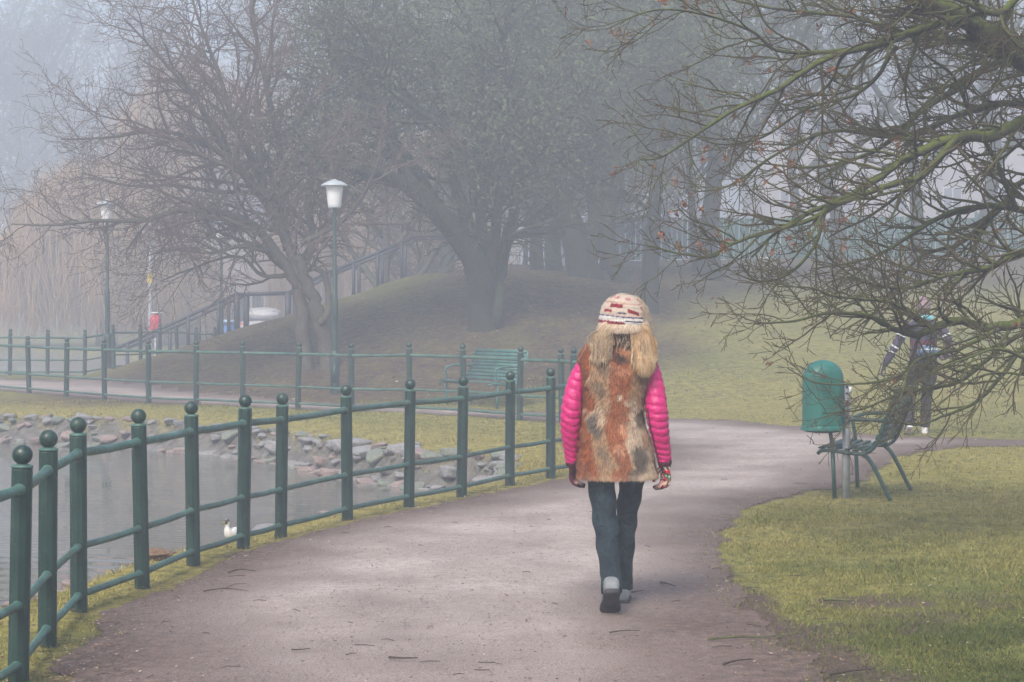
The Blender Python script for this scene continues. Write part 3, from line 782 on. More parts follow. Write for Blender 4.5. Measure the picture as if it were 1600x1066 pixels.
def ftree(pxx, d, r, H, label, bm='bark_green', leaf=None, lean=0, n=4, name='park_tree', group=None, P=LP, fork=.3):
    b = gpt(pxx, d, -.2); L = []
    top = b + Vector((lean, 0, H)); pts = [b] + [b.lerp(top, t) + Vector((rng.gauss(0, .04) * H * .5, 0, 0)) for t in (.15, .35, .6, .85, 1)]
    L.append((pts, rads(r, r * .2, 6), True, .9))
    for k in range(n):
        t = fork + .12 * k; s = b.lerp(top, t); sg = -1 if k % 2 else 1; a = rng.uniform(.25, .6) * H
        L.append(([s, s + Vector((sg * a * .35, rng.uniform(-.6, .6), a * .45)), s + Vector((sg * a * .62, rng.uniform(-1, 1), a * .95)), s + Vector((sg * a * .8, rng.uniform(-1.5, 1.5), a * 1.5))], rads(r * .5, r * .12, 4), False, 1.0))
    return build_tree(name, label, 'shrub' if name == 'shrub' else 'tree', group, L, P, rng, bm, leaf)
LF = lambda n, s=.09: dict(n=int(n * 1.4), spread=.4, size=s * .7, mat='leaf_yew', zmin=2.8)
ftree(1112, 46.5, .30, 8, 'thick mossy trunk just right of the striped hat, in front of the green paling', leaf=LF(7000))
ftree(975, 44.5, .22, 8.5, 'dark trunk leaning left between the leaning yew and the slim tree', leaf=LF(6000), lean=-1.4, n=4, fork=.45)
ftree(868, 52, .26, 9, 'dark trunk leaning right in the gap behind the broad yew', leaf=LF(6000), lean=1.2, n=4, fork=.45)
ftree(1088, 48.5, .13, 7, 'thin curved trunk tight against the left side of a thicker trunk', lean=-.8, n=3)
ftree(948, 49, .24, 9, 'upright trunk close behind the leaning yew, left of the green paling', leaf=LF(9000))
ftree(598, 51, .20, 6.5, 'forked bare tree above the stair rail, right of the tall lamp', bm='bark_pale', n=5, fork=.2)
ftree(840, 54, .22, 9, 'faint upright tree deep between the two dark yews', leaf=LF(9000), n=4)
ftree(1300, 58, .28, 9, 'faint trunk in front of the green paling, left of the far pair', n=4)
ftree(1432, 52, .22, 9, 'grey trunk seen through the mossy twigs above the second walker', n=4)
ftree(1250, 66, .24, 10, 'pale trunk behind the green paling', n=5)
ftree(1550, 62, .30, 10, 'faint trunk at the right edge behind the mossy branches', n=4)
ftree(700, 60, .26, 10, 'faint tall tree behind the broad yew and the upper end of the stairs', leaf=LF(12000, .11), n=5)
# far row lost in the fog
for k, (x_, d_, w_) in enumerate(((-60, 150, 'left of the straw-coloured willow, leftmost of all'), (20, 135, 'in the pale sky left of the lone lamp'), (120, 165, 'straight above the lone left lamp, furthest away'), (330, 150, 'behind the tall straw-coloured willow'), (520, 130, 'straight behind the nearest park lamp'), (680, 125, 'behind the upper end of the stairs'), (900, 120, 'behind the leaning yew on the crest'), (1080, 130, 'behind the left end of the green paling'), (1180, 150, 'left of the pale building'), (1400, 160, 'over the middle of the pale building'), (1520, 140, 'over the right end of the pale building'))):
    ftree(x_, d_, .45, rng.uniform(15, 21), 'tall tree lost in the fog ' + w_, group='trees almost lost in the fog', leaf=LF(9000, .26), n=6, P=dict(LP, rmin=.02, dens=[1.5, 1.6, 1.6], len=[4.6, 2.3, 1.1]))
for x_, d_, h_, t_ in ((655, 62, 3.6, 'mauve leafless shrub at the top of the stairs behind the yew'), (868, 60, 4.2, 'mauve leafless shrub in the gap left of the leaning yew'), (820, 66, 4.4, 'leafless shrub deep behind the broad yew'), (975, 63, 4.0, 'leafless shrub at the left end of the green paling'), (905, 70, 5.0, 'leafless shrub furthest back behind the leaning yew')):
    ftree(x_, d_, .10, h_, t_, bm='bark_grey', n=9, fork=.06, name='shrub', P=dict(BP, dens=[4.0, 5.0, 5.0], rmin=.010, len=[1.6, .9, .5]))
# weeping willows: curtains of straw-coloured strands
def willow(pxx, d, Rx, H, label, n=2600, seed=1):
    r = random.Random(seed); b = gpt(pxx, d, -.2); root = empty('willow_tree', b, 0, label, 'tree')
    g = Geo(); L = [([Vector((0, 0, -.2)), Vector((.1, 0, 1.5)), Vector((.0, 0, 3)), Vector((.2, 0, H * .75))], [.45, .36, .3, .1], 0, .2)]
    heads = []
    for k in range(34):
        a = r.uniform(0, 6.28); q = r.uniform(.35, 1); e = Vector((math.cos(a) * Rx * q, math.sin(a) * Rx * .6 * q, H * (1 - .42 * q * q) * r.uniform(.9, 1.04)))
        s = Vector((0, 0, r.uniform(2, H * .6))); m_ = s.lerp(e, .5) + Vector((0, 0, 1.2))
        pts = smooth_line([s, m_, e, e + Vector((math.cos(a) * .5, math.sin(a) * .3, -.7))], 4); L.append((pts, rads(.10, .02, len(pts)), .2, .6)); heads += pts[3:]
    g.tubes([t for t in L[:1]], 10); g.build('trunk', M['bark_grey'], root)
    g = Geo(); 
    for t in L[1:]: g.tubes([t], 5)
    g.build('limbs', M['bark_pale'], root)
    T = []
    for k in range(n):
        h_ = r.choice(heads) + Vector((r.gauss(0, .4), r.gauss(0, .4), r.gauss(0, .25))); lo = max(.35, r.uniform(.2, 1.6)) if h_.length > Rx * .5 else r.uniform(1.2, 3)
        if h_.z < lo + .6: continue
        z = np.linspace(h_.z, max(lo, h_.z - r.uniform(1.5, 5.5)), 6); sw = r.gauss(0, .16)
        pts = [Vector((h_.x + sw * i * .6 + r.gauss(0, .06), h_.y + r.gauss(0, .05), zz)) for i, zz in enumerate(z)]
        T.append((pts, [.016, .016, .015, .014, .011, .006], 0, 1))
    g = Geo(); g.tubes(T, 3, cap=False); g.build('hanging_strands', M['willow'], root)
willow(165, 76, 3.7, 7.4, 'straw-coloured weeping willow curtain behind the lamp at far left', 8500, 2)
willow(330, 86, 5.2, 12.6, 'tall straw-coloured willow behind the left branches of the bare tree', 11000, 3)
willow(600, 78, 4.8, 9.2, 'straw-coloured willow seen below the branches right of the tall lamp', 8000, 4)
# ------------------------------------------------------------------ lamps
def lamp(pxx, d, label, z=0.0):
    X = (pxx - 800) * d / F; root = empty('street_lamp', (X, d, hz(X, d) - .02), 0, label, 'street lamp', 'park lamps along the far path')
    g = Geo(); g.lathe([(.088, 0), (.088, .70), (.080, .74), (.058, .76)], n=20); g.build('base', M['green_paint'], root)
    g = Geo(); g.lathe([(.055, .70), (.055, 1.68), (.050, 1.72), (.038, 1.74), (.034, 3.2), (.034, 3.24)], n=14); g.build('pole', M['green_paint'], root)
    g = Geo(); g.box((.0, -.083, .38), (.085, .02, .34), bev=.005); g.build('service_hatch', M['green_paint'], root)
    g = Geo(); g.lathe([(.0, 3.20), (.10, 3.20), (.115, 3.215), (.115, 3.235), (.05, 3.245)], n=20); g.build('lantern_ring', M['lamp_hood'], root)
    g = Geo(); g.lathe([(.0, 3.236), (.108, 3.236), (.115, 3.26), (.150, 3.57), (.152, 3.585)], n=28); g.build('lamp_shade', M['lamp_glass'], root)
    g = Geo(); g.lathe([(.150, 3.575), (.235, 3.582), (.24, 3.592), (.20, 3.625), (.12, 3.665), (.045, 3.685), (.03, 3.70), (0, 3.705)], n=32); g.build('hood', M['lamp_hood'], root)
lamp(523, 34.2, 'nearest park lamp, with white tapered glass under a flat grey hood, beside the bare tree')
lamp(168, 43.6, 'park lamp standing alone at the left in front of the straw-coloured willow')
lamp(346, 49.5, 'faint park lamp half hidden behind the branches, right of the stair foot')

# ------------------------------------------------------------------ slatted metal seats
def seat(W):
    """front edge at x=0 facing -x, slats along y (0..W)"""
    root = empty('park_bench', (0, 0, 0))
    prof_seat = [(0.0, .385), (.03, .408), (.08, .412), (.20, .40), (.32, .385), (.40, .39)]
    prof_back = [(.40, .39), (.47, .44), (.53, .56), (.585, .70), (.64, .84), (.665, .90)]
    fr = smooth_line([Vector((x, 0, z)) for x, z in prof_seat + prof_back[1:]], 4)
    for y in (.03, W - .03):
        o = Vector((0, y, 0))
        g = Geo(); n = len(fr); g.sweep([p + o - Vector((0, 0, .02)) for p in fr], [.016] * n, [.038 if 4 < i < n - 3 else .028 for i in range(n)], n=8, up=(0, 1, 0)); g.build('side_frame', M['bench_paint'], root)
        g = Geo(); g.sweep([Vector((.135, y, -.03)), Vector((.13, y, .2)), Vector((.125, y, .38))], [.018] * 3, [.022, .022, .026], n=8, up=(0, 1, 0)); g.build('leg', M['bench_paint'], root)
        lp = smooth_line([Vector((.36, y, .375)), Vector((.43, y, .31)), Vector((.50, y, .18)), Vector((.60, y, -.03))], 5); n = len(lp)
        g = Geo(); g.sweep(lp, [.018] * n, list(np.linspace(.036, .018, n)), n=8, up=(0, 1, 0)); g.build('leg', M['bench_paint'], root)
        ap = smooth_line([Vector((.125, y, .39)), Vector((.118, y, .48)), Vector((.105, y, .575)), Vector((.135, y, .618)), Vector((.24, y, .645)), Vector((.38, y, .645)), Vector((.56, y, .638))], 5); n = len(ap)
        g = Geo(); g.sweep(ap, [.017] * n, [.016] * n, n=8, up=(0, 1, 0)); g.build('armrest', M['bench_paint'], root)
    g = Geo()
    sl = Geo()
    def slat(gg, x, z, a, wdt): gg.box((x, W / 2, z), (wdt, W - .05, .016), rot=Matrix.Rotation(-a, 3, 'Y'), bev=.004)
    for x in np.linspace(.03, .38, 6): slat(g, x, float(np.interp(x, [p[0] for p in prof_seat], [p[1] for p in prof_seat])) + .006, -.04, .048)
    g.build('seat', M['bench_paint'], root)
    for t in np.linspace(.06, .97, 9):
        u = t * .60; xs = [p[0] for p in prof_back]; zs = [p[1] for p in prof_back]
        z = .42 + t * .47; x = float(np.interp(z, zs, xs)); slat(sl, x - .008, z, R(66), .050)
    sl.build('backrest', M['bench_paint'], root)
    return root
b1 = seat(1.12); tag(b1, 'green slatted park bench in profile beside the litter bin, its back to the lawn', 'bench', 'green slatted park benches')
b1.location = (2.53, 16.45, .0); b1.rotation_euler = (0, R(-1.2), R(-20))
b2 = copy_tree(b1); tag(b2, 'green slatted park bench across the pond, seen from the front behind the railing', 'bench')
b2.location = (-.32, 30.2, hz(-.32, 30.2)); b2.scale = (1.1, 1.25, 1.0); b2.rotation_euler = (0, 0, R(37))
for o_ in b2.children: o_.data = o_.data.copy(); o_.data.materials[0] = M['bench_pale']

# ------------------------------------------------------------------ litter bin on a post
def litter_bin():
    root = empty('litter_bin', (2.76, 16.42, -.03), R(8), 'round-topped green litter bin hung on a galvanised post beside the bench', 'bin')
    g = Geo(); W_, Dp = .165, .135; prof = []
    for z in np.linspace(.62, 1.02, 8): prof.append((1.0, z))
    for a in np.linspace(0, PI / 2, 9)[1:]: prof.append((math.cos(a) if a < 1.5 else .02, 1.02 + .155 * math.sin(a)))
    def sect(s, z, n=28, x0=-.20):
        out = []
        for k in range(n):
            a = 2 * PI * k / n; e = .72
            cx, sy = math.cos(a), math.sin(a)
            out.append((x0 + W_ * s * math.copysign(abs(cx) ** e, cx), Dp * s * math.copysign(abs(sy) ** e, sy), z))
        return out
    v = []; n = 28
    for s, z in prof: v += sect(max(s, .02), z)
    q = [(i * n + k, i * n + (k + 1) % n, (i + 1) * n + (k + 1) % n, (i + 1) * n + k) for i in range(len(prof) - 1) for k in range(n)]
    g.add(v, q, [( (len(prof) - 1) * n, (len(prof) - 1) * n + j, (len(prof) - 1) * n + j + 1) for j in range(1, n - 1)]); g.build('body', M['bin_paint'], root)
    g = Geo(); v = sect(1.07, .595) + sect(1.075, .615) + sect(1.03, .632) + sect(.98, .634); q = [(i * n + k, i * n + (k + 1) % n, (i + 1) * n + (k + 1) % n, (i + 1) * n + k) for i in range(3) for k in range(n)]
    g.add(v, q); g.build('rim', M['bin_paint'], root)
    g = Geo(); v = sect(.97, .63) + sect(.9, .585) + sect(.5, .575); q = [(i * n + k, (i * n + (k + 1) % n), (i + 1) * n + (k + 1) % n, (i + 1) * n + k) for i in range(2) for k in range(n)]
    g.add(v, q, [(2 * n, 2 * n + j + 1, 2 * n + j) for j in range(1, n - 1)]); g.build('bottom', M['bin_dark'], root)
    g = Geo(); g.box((-.20, .139, .98), (.20, .012, .10), bev=.006); g.build('opening', M['bin_dark'], root)
    g = Geo(); g.box((0, 0, .45), (.060, .034, 1.06), bev=.006); p = g.build('post', M['galv'], root)
    g = Geo()
    g.box((-.012, -.004, .82), (.034, .075, .34), bev=.004); g.build('bracket', M['galv'], root)
    for z in (.70, .80, .90, .955):
        g = Geo(); g.lathe([(0, 0), (.010, 0), (.010, .008), (0, .010)], (-.012, -.042, z), 8, Matrix.Rotation(R(90), 3, 'X')); g.build('bolt', M['bin_dark'], root)
    g = Geo(); g.box((.024, -.022, .925), (.030, .012, .055), bev=.004); g.build('lock', M['lamp_glass'], root)
litter_bin()

# ------------------------------------------------------------------ stairs with handrail beyond the mound
M['rail_dark'] = simple('dark_rail', (.035, .042, .055), rough=.5)
M['concrete'] = simple('concrete', (.30, .29, .27), (.2, .19, .18), 5, .85)
def staircase():
    d = 48.0; root = empty('staircase', at(180, 560, d), 0, 'stairs with dark handrail climbing right behind the mound', 'stairs'); B = Vector(root.location)
    pts = [at(180, 546, d), at(370, 460, d), at(450, 458, d), at(500, 432, d), at(650, 370, d), at(690, 368, d)]
    for dy in (0, 1.7):
        g = Geo(); P_ = [p - B + Vector((0, dy, 0)) for p in pts]; g.tubes([([a, b], [.042, .042], 0, 0) for a, b in zip(P_, P_[1:])], 10, attname=None); g.build('handrail', M['rail_dark'], root)
        for a_, b_, n in ((0, 1, 4), (1, 2, 1), (3, 4, 4)):
            for k in range(n + (1 if a_ == 1 else 0)):
                p = pts[a_].lerp(pts[b_], (k + .4) / n if a_ != 1 else k); r_ = .075 if a_ == 1 else .045
                g = Geo(); p = p - B + Vector((0, dy, 0)); g.tubes([([p - Vector((0, 0, 1.0)), p], [r_, r_], 0, 0)], 10, attname=None); g.build('post', M['rail_dark'], root)
    g = Geo(); X = pts[0].x; 
    xs = [p.x for p in pts]; zs = [p.z - .95 for p in pts]
    while X < pts[-1].x:
        z = float(np.interp(X, xs, zs)); hgt = max(.12, z + .6)
        g.box((X + .15 - B.x, .85, z - hgt / 2 - B.z), (.302, 1.9, hgt)); X += .30
    g.build('steps', M['concrete'], root, smooth=False)
staircase()

# ------------------------------------------------------------------ green paling at the back
M['paling'] = simple('green_paling', (.03, .14, .12), (.02, .10, .085), 2, .6)
M['plinth'] = simple('pale_plinth', (.62, .58, .56), (.45, .42, .42), 3, .8)
def paling():
    d = 65.5; x0 = (945 - 800) * d / F; x1 = (1640 - 800) * d / F
    root = empty('paling_fence', (x0, d, hz(x0, d)), 0, 'tall green paling fence at the back right between the tree trunks', 'fence'); B = Vector(root.location)
    X = x0; i = 0
    while X < x1:
        g = Geo(); zb = hz(X + 1, d)
        for k in range(12):
            xx = X + .08 + k * .17; g.box((xx - B.x, .05 * (k % 2), zb - B.z + .78), (.148, .02, 1.36 + .02 * (k % 2)))
        g.build('slat_panel', M['paling'], root, smooth=False)
        g = Geo(); g.box((X - B.x - .02, .07, zb - B.z + .75), (.09, .09, 1.55), bev=.01); g.build('post', M['paling'], root)
        if i % 4 != 3:
            g = Geo(); g.box((X + .5 + .3 * (i % 3) - B.x, -.25, zb - B.z + .06), (.45 + .15 * (i % 2), .25, .26), bev=.02); o = g.build('plinth_block', M['plinth'], root)
        X += 2.04; i += 1
paling()

# ------------------------------------------------------------------ pale building behind the paling
M['render'] = simple('pale_render', (.36, .32, .31), (.29, .26, .26), .8, .85)
M['window'] = simple('dark_window', (.10, .11, .13), rough=.2, bump=0)
M['roof'] = simple('grey_roof', (.18, .17, .19), rough=.8)
def house(px0, px1, d, z0, hgt, label, floors, wins):
    x0, x1 = (px0 - 800) * d / F, (px1 - 800) * d / F; root = empty('building', ((x0 + x1) / 2, d, z0), 0, label, 'building'); w_ = x1 - x0
    g = Geo(); g.box((0, 5, hgt / 2), (w_, 10, hgt)); g.build('wall', M['render'], root, smooth=False)
    g = Geo(); g.add([(-w_ / 2 - .3, -.3, hgt), (w_ / 2 + .3, -.3, hgt), (w_ / 2 + .3, 10.3, hgt), (-w_ / 2 - .3, 10.3, hgt), (-w_ / 2 + 1, 5, hgt + 2.6), (w_ / 2 - 1, 5, hgt + 2.6)], [(0, 1, 5, 4), (2, 3, 4, 5)], [(1, 2, 5), (3, 0, 4), (0, 2, 1), (0, 3, 2)]); g.build('roof', M['roof'], root, smooth=False)
    for f in range(floors):
        for k in range(wins):
            g = Geo(); x = -w_ / 2 + (k + .5) * w_ / wins; z = 1.5 + f * 2.9
            g.box((x, -.01, z), (1.15, .06, 1.5)); fr = g.build('window', M['plinth'], root, smooth=False)
            g = Geo(); g.box((x - .27, -.03, z), (.46, .05, 1.34)); g.box((x + .27, -.03, z), (.46, .05, 1.34)); g.build('pane', M['window'], fr, smooth=False)
house(1190, 1700, 118, 3.4, 8.6, 'pale building almost hidden by fog behind the green paling', 2, 6)
house(255, 420, 80, -.2, 5.0, 'small pale building in the fog beyond the stairs', 1, 3)

# ------------------------------------------------------------------ things far left beyond the mound
M['blue'] = simple('blue_plastic', (.05, .17, .42), (.04, .13, .34), 5, .5); M['pale_blue'] = simple('pale_blue_lid', (.36, .56, .70), rough=.5)
M['white_paint'] = simple('white_paint', (.50, .50, .52), (.44, .44, .46), 4, .35); M['red'] = simple('red_paint', (.62, .035, .07), (.5, .03, .06), 5, .5)
M['yellow'] = simple('yellow_paint', (.7, .52, .06), rough=.6); M['tyre'] = simple('tyre', (.02, .02, .02), rough=.8); M['tail'] = simple('tail_light', (.75, .16, .06), rough=.3, bump=0)
X = (355 - 800) * 55 / F; z = hz(X, 55)
root = empty('wheeled_bin', (X, 55, z), R(10), 'blue wheeled bin with pale lid beyond the mound, beside the stair posts', 'bin')
g = Geo(); bm = bmesh.new(); bmesh.ops.create_cube(bm, size=1); 
for v_ in bm.verts: v_.co = Vector((v_.co.x * (.50 if v_.co.z > 0 else .40), v_.co.y * (.55 if v_.co.z > 0 else .42), (v_.co.z + .5) * .98 + .06))
bmesh.ops.bevel(bm, geom=bm.edges[:], offset=.03, segments=2, affect='EDGES'); g.bm(bm); g.build('body', M['blue'], root)
g = Geo(); g.box((0, 0, 1.10), (.56, .6, .13), bev=.05); g.build('lid', M['pale_blue'], root)
for s in (-.2, .2):
    g = Geo(); g.lathe([(0, -.03), (.09, -.03), (.1, 0), (.09, .03), (0, .03)], (s, .24, .10), 16, Matrix.Rotation(R(90), 3, 'Y')); g.build('wheel', M['tyre'], root)
def car():
    X = (407 - 800) * 76 / F; root = empty('parked_car', (X, 76, hz(X, 76)), R(4), 'whitish parked car seen from behind in the fog past the stairs', 'car')
    g = Geo(); prof = [(-2.0, .35, .80, .62), (-2.1, .6, .86, .95), (-1.95, .95, .84, .98), (-1.2, 1.0, .82, 1.0)]
    v = []; secs = [(0.0, .30, .80, .80), (.06, .28, .86, .90), (.35, .25, .88, .96), (1.0, .22, .88, .98), (2.6, .22, .88, .97), (3.7, .25, .86, .86), (4.1, .30, .78, .70)]
    g.sweep([Vector((0, s[0], (s[1] + s[3]) / 2)) for s in secs], [s[2] for s in secs], [(s[3] - s[1]) / 2 for s in secs], n=24, up=(0, 0, 1), ripple=lambda t, a: 1 / max(abs(math.cos(a)), abs(math.sin(a))) ** .62); g.build('body', M['white_paint'], root)
    g = Geo(); g.sweep([Vector((0, y, 1.17)) for y in (.25, .7, 1.3, 2.2, 2.9)], [.62, .70, .74, .72, .6], [.10, .24, .30, .28, .05], n=20, up=(0, 0, 1), ripple=lambda t, a: 1 / max(abs(math.cos(a)), abs(math.sin(a))) ** .5); g.build('cabin', M['white_paint'], root)
    g = Geo(); g.box((0, .38, 1.2), (1.10, .05, .34), rot=Matrix.Rotation(R(-42), 3, 'X'), bev=.02); g.build('rear_window', M['window'], root)
    for s in (-.66, .66):
        g = Geo(); g.box((s, -.0, .78), (.26, .08, .20), bev=.03); g.build('tail_light', M['tail'], root)
    for s in (-.78, .78):
        for y in (.8, 3.3):
            g = Geo(); g.lathe([(0, -.1), (.26, -.1), (.31, -.07), (.31, .07), (.26, .1), (0, .1)], (s, y, .31), 20, Matrix.Rotation(R(90), 3, 'Y')); g.build('wheel', M['tyre'], root)
    g = Geo(); g.box((0, -.03, .58), (.50, .03, .11)); g.build('number_plate', M['plinth'], root)
car()
X = (235 - 800) * 56 / F; z = max(hz(X, 56), -.1)
root = empty('marker_pole', (X, 56, z), 0, 'pale slender pole with a yellow band in front of the willow', 'pole')
g = Geo(); g.lathe([(.06, -.8), (.06, 3.9), (.04, 4.0), (0, 4.0)], n=12); g.build('pole', M['galv'], root)
g = Geo(); g.lathe([(.085, 2.30), (.085, 2.56)], n=12); g.build('yellow_band', M['yellow'], root)
g = Geo(); g.lathe([(.07, 2.60), (.07, 2.95)], n=12); g.build('white_band', M['white_paint'], root)
X = (243 - 800) * 55 / F
root = empty('lifebuoy_box', (X, 55, max(hz(X, 55), -.1)), 0, 'small red case with white cap at the foot of the pale pole', 'case')
g = Geo(); g.tubes([([Vector((0, 0, -.8)), Vector((0, 0, 1.0))], [.035, .035], 0, 0)], 8, attname=None); g.build('stake', M['galv'], root)
g = Geo(); g.lathe([(.0, .98), (.15, .98), (.17, 1.02), (.15, 1.30), (.11, 1.42), (0, 1.42)], n=18); g.build('case', M['red'], root)
g = Geo(); g.box((.04, 0, 1.46), (.34, .2, .07), bev=.03); g.build('cap', M['white_paint'], root)
# ------------------------------------------------------------------ people
M['skin'] = simple('skin', (.55, .36, .28), (.48, .30, .23), 20, .5, .05)
M['hair_dark'] = simple('brown_hair', (.10, .06, .035), rough=.5)
M['lips'] = simple('lips', (.42, .16, .15), rough=.5)
m = NT('eye'); m.col((.75, .73, .70)).rough(.2); M['eye'] = m.m
m = NT('iris'); m.col((.05, .035, .025)).rough(.15); M['iris'] = m.m
m = NT('fur'); m.col(m.attr('hue', True)).rough(.7, .2); M['fur'] = m.m
m = NT('hair'); m.col(m.attr('hue', True)).rough(.5, .3); M['hair'] = m.m
m = NT('knit'); P_ = m.n('ShaderNodeTexCoord').outputs['Object']
wv = m.n('ShaderNodeTexWave'); wv.inputs['Scale'].default_value = 42; wv.inputs['Distortion'].default_value = 1.5; m.l(P_, wv.inputs[0])
m.col(m.attr('hue', True)).rough(.9, .1).bump(m.math('ADD', wv.outputs['Fac'], m.noise(160, 2)), .7, .004); M['knit'] = m.m
m = NT('denim'); P_ = m.n('ShaderNodeTexCoord').outputs['Object']
fold = m.noise(9, 4, .6, P_, (1.0, 1.0, .9)); fine = m.noise(220, 2, .5, P_)
fold_shade = m.ramp(m.math('ADD', m.math('MULTIPLY', fold, .75), m.math('MULTIPLY', fine, .25)), [(.3, (.006, .011, .015)), (.5, (.013, .025, .031)), (.72, (.032, .055, .066))])  # crease shade and ridge light put into the colour along the fold bump
m.col(fold_shade).rough(.8, .2).bump(m.math('ADD', fold, m.math('MULTIPLY', fine, .04)), 1.0, .06); M['denim'] = m.m
m = NT('pink_nylon'); P_ = m.n('ShaderNodeTexCoord').outputs['Object']
f = m.noise(28, 4, .6, P_, (1, 1, 1.6)); m.col(m.ramp(f, [(.3, (.42, .004, .10)), (.7, (.66, .008, .19))])).rough(.36, .5).bump(f, .6, .012); M['pink'] = m.m
m = NT('glove_knit'); P_ = m.n('ShaderNodeTexCoord').outputs['Object']
vo = m.n('ShaderNodeTexVoronoi'); vo.inputs['Scale'].default_value = 85; m.l(P_, vo.inputs[0])
sp = m.n('ShaderNodeSeparateColor'); m.l(vo.outputs['Color'], sp.inputs[0])
gc = m.ramp(sp.outputs[0], [(.0, (.42, .02, .035)), (.30, (.03, .02, .02)), (.50, (.05, .17, .09)), (.66, (.55, .48, .38)), (.80, (.45, .03, .10)), (.92, (.03, .04, .05))])
[n for n in m.t.nodes if n.type == 'VALTORGB'][-1].color_ramp.interpolation = 'CONSTANT'
m.col(gc).rough(.9, .1).bump(m.noise(200, 2), .6, .003); M['glove'] = m.m
M['cuff'] = simple('dark_cuff', (.12, .012, .03), (.03, .01, .015), 30, .8)
M['shoe_grey'] = simple('grey_shoe', (.23, .25, .25), (.13, .14, .145), 25, .7)
M['sole'] = simple('dark_sole', (.022, .024, .026), (.05, .05, .052), 30, .8, .5)
M['zip'] = simple('zip', (.05, .01, .02), rough=.5)

def bake(geo, name, mat, parent, voxel, smooth=3, factor=.5):
    o = geo.build(name, mat, parent)
    md = o.modifiers.new('r', 'REMESH'); md.mode = 'VOXEL'; md.voxel_size = voxel; md.use_smooth_shade = True
    if smooth: s = o.modifiers.new('s', 'SMOOTH'); s.factor = factor; s.iterations = smooth
    dg = bpy.context.evaluated_depsgraph_get(); dg.update()
    me = bpy.data.meshes.new_from_object(o.evaluated_get(dg)); me.name = name
    o.modifiers.clear(); old = o.data; o.data = me; bpy.data.meshes.remove(old)
    if not me.materials: me.materials.append(mat)
    me.polygons.foreach_set('use_smooth', np.ones(len(me.polygons), bool)); return o
def sw(g, keys, n=14, k=24, **kw):
    """keys: (x,y,z,rx,ry)"""
    K = vinterp(keys, k); g.sweep([Vector(a[:3]) for a in K], list(K[:, 3]), list(K[:, 4]), n=n, **kw)
def hand(g, wrist, down, side, palm, curl=.9, sc=1.0, rad=.0088, thumb=1):
    """down: unit wrist->knuckles; side: towards the thumb; palm: direction the palm faces"""
    down = Vector(down).normalized(); side = Vector(side).normalized(); palm = Vector(palm).normalized(); w_ = Vector(wrist)
    K = [(w_ + down * t * sc, a * sc, b * sc) for t, a, b in ((-.03, .024, .020), (.0, .025, .019), (.025, .034, .018), (.055, .040, .016), (.085, .041, .014), (.095, .034, .011))]
    pts = [k_[0] for k_ in K]; m_ = len(pts); n = 14; v = []; q = []; t3 = []
    for p, a, b in K:
        for j in range(n):
            an = 2 * PI * j / n; v.append(p + side * (a * math.cos(an)) + palm * (b * math.sin(an)))
    for i in range(m_ - 1):
        for j in range(n): q.append((i * n + j, i * n + (j + 1) % n, (i + 1) * n + (j + 1) % n, (i + 1) * n + j))
    for j in range(1, n - 1): t3.append((0, j + 1, j)); t3.append(((m_ - 1) * n, (m_ - 1) * n + j, (m_ - 1) * n + j + 1))
    g.add(v, q, t3)
    for f, (off, L) in enumerate(((.030, .070), (.010, .078), (-.011, .072), (-.030, .057))):
        p = w_ + down * .085 * sc + side * off * sc; d = down.copy(); pts = [p - down * .02 * sc, p]; r = [rad * sc, rad * sc]
        for s_, c_ in ((.45, curl * .55), (.30, curl * .9), (.25, curl * .7)):
            d = (d * math.cos(c_) + palm * math.sin(c_)).normalized() if abs(d.dot(palm)) < .98 else palm
            # rotate further about the side axis
            p = p + d * L * s_ * sc; pts.append(p.copy()); r.append(rad * sc * (1 - .1 * len(pts) / 5))
            ax = down.cross(palm).normalized(); d = Matrix.Rotation(c_ * .35, 3, ax) @ d
        P2 = smooth_line(pts, 3); g.sweep(P2, list(np.interp(np.linspace(0, 1, len(P2)), np.linspace(0, 1, len(r)), r)), n=8); g.ball(P2[-1], r[-1] * .98, 8, 6)
    p = w_ + down * .02 * sc + side * .028 * sc; tp = [p, p + (side * .7 + down * .6 + palm * .2).normalized() * .035 * sc]
    tp.append(tp[-1] + (side * .25 + down * .9 + palm * .35).normalized() * .030 * sc); tp.append(tp[-1] + (down * .8 + palm * .6 - side * .1).normalized() * .024 * sc)
    P2 = smooth_line(tp, 3); g.sweep(P2, list(np.linspace(rad * 1.25 * sc, rad * .95 * sc, len(P2))), n=8); g.ball(P2[-1], rad * .95 * sc, 8, 6)
def head(g, c, s=1.0, yaw=0.0):
    """facing +y"""
    c = Vector(c); Rz = Matrix.Rotation(yaw, 3, 'Z')
    def fn(p):
        f = 1.0
        if p.y > 0: f += .02
        f -= .10 * max(0, -p.z) * (1 if p.y < .3 else .3)                      # jaw narrower than the skull
        if p.y > .5:
            f -= .045 * math.exp(-((abs(p.x) - .38) ** 2 / .03 + (p.z - .05) ** 2 / .015))   # eye sockets
            f += .03 * math.exp(-((p.z + .9) ** 2 / .05))
        return f
    g.ball(c, (.074 * s, .093 * s, .115 * s), 28, 20, fn, Rz)
    nose = [(0, .088, .018), (0, .100, -.005), (0, .112, -.026), (0, .100, -.036)]
    g.sweep([c + Rz @ (Vector(p) * s) for p in nose], [.008 * s, .010 * s, .015 * s, .010 * s], n=8)
    for sx in (-1, 1):
        g.ball(c + Rz @ (Vector((sx * .074, -.003, -.008)) * s), (.008 * s, .018 * s, .030 * s), 10, 8, rot=Rz)
    return Rz
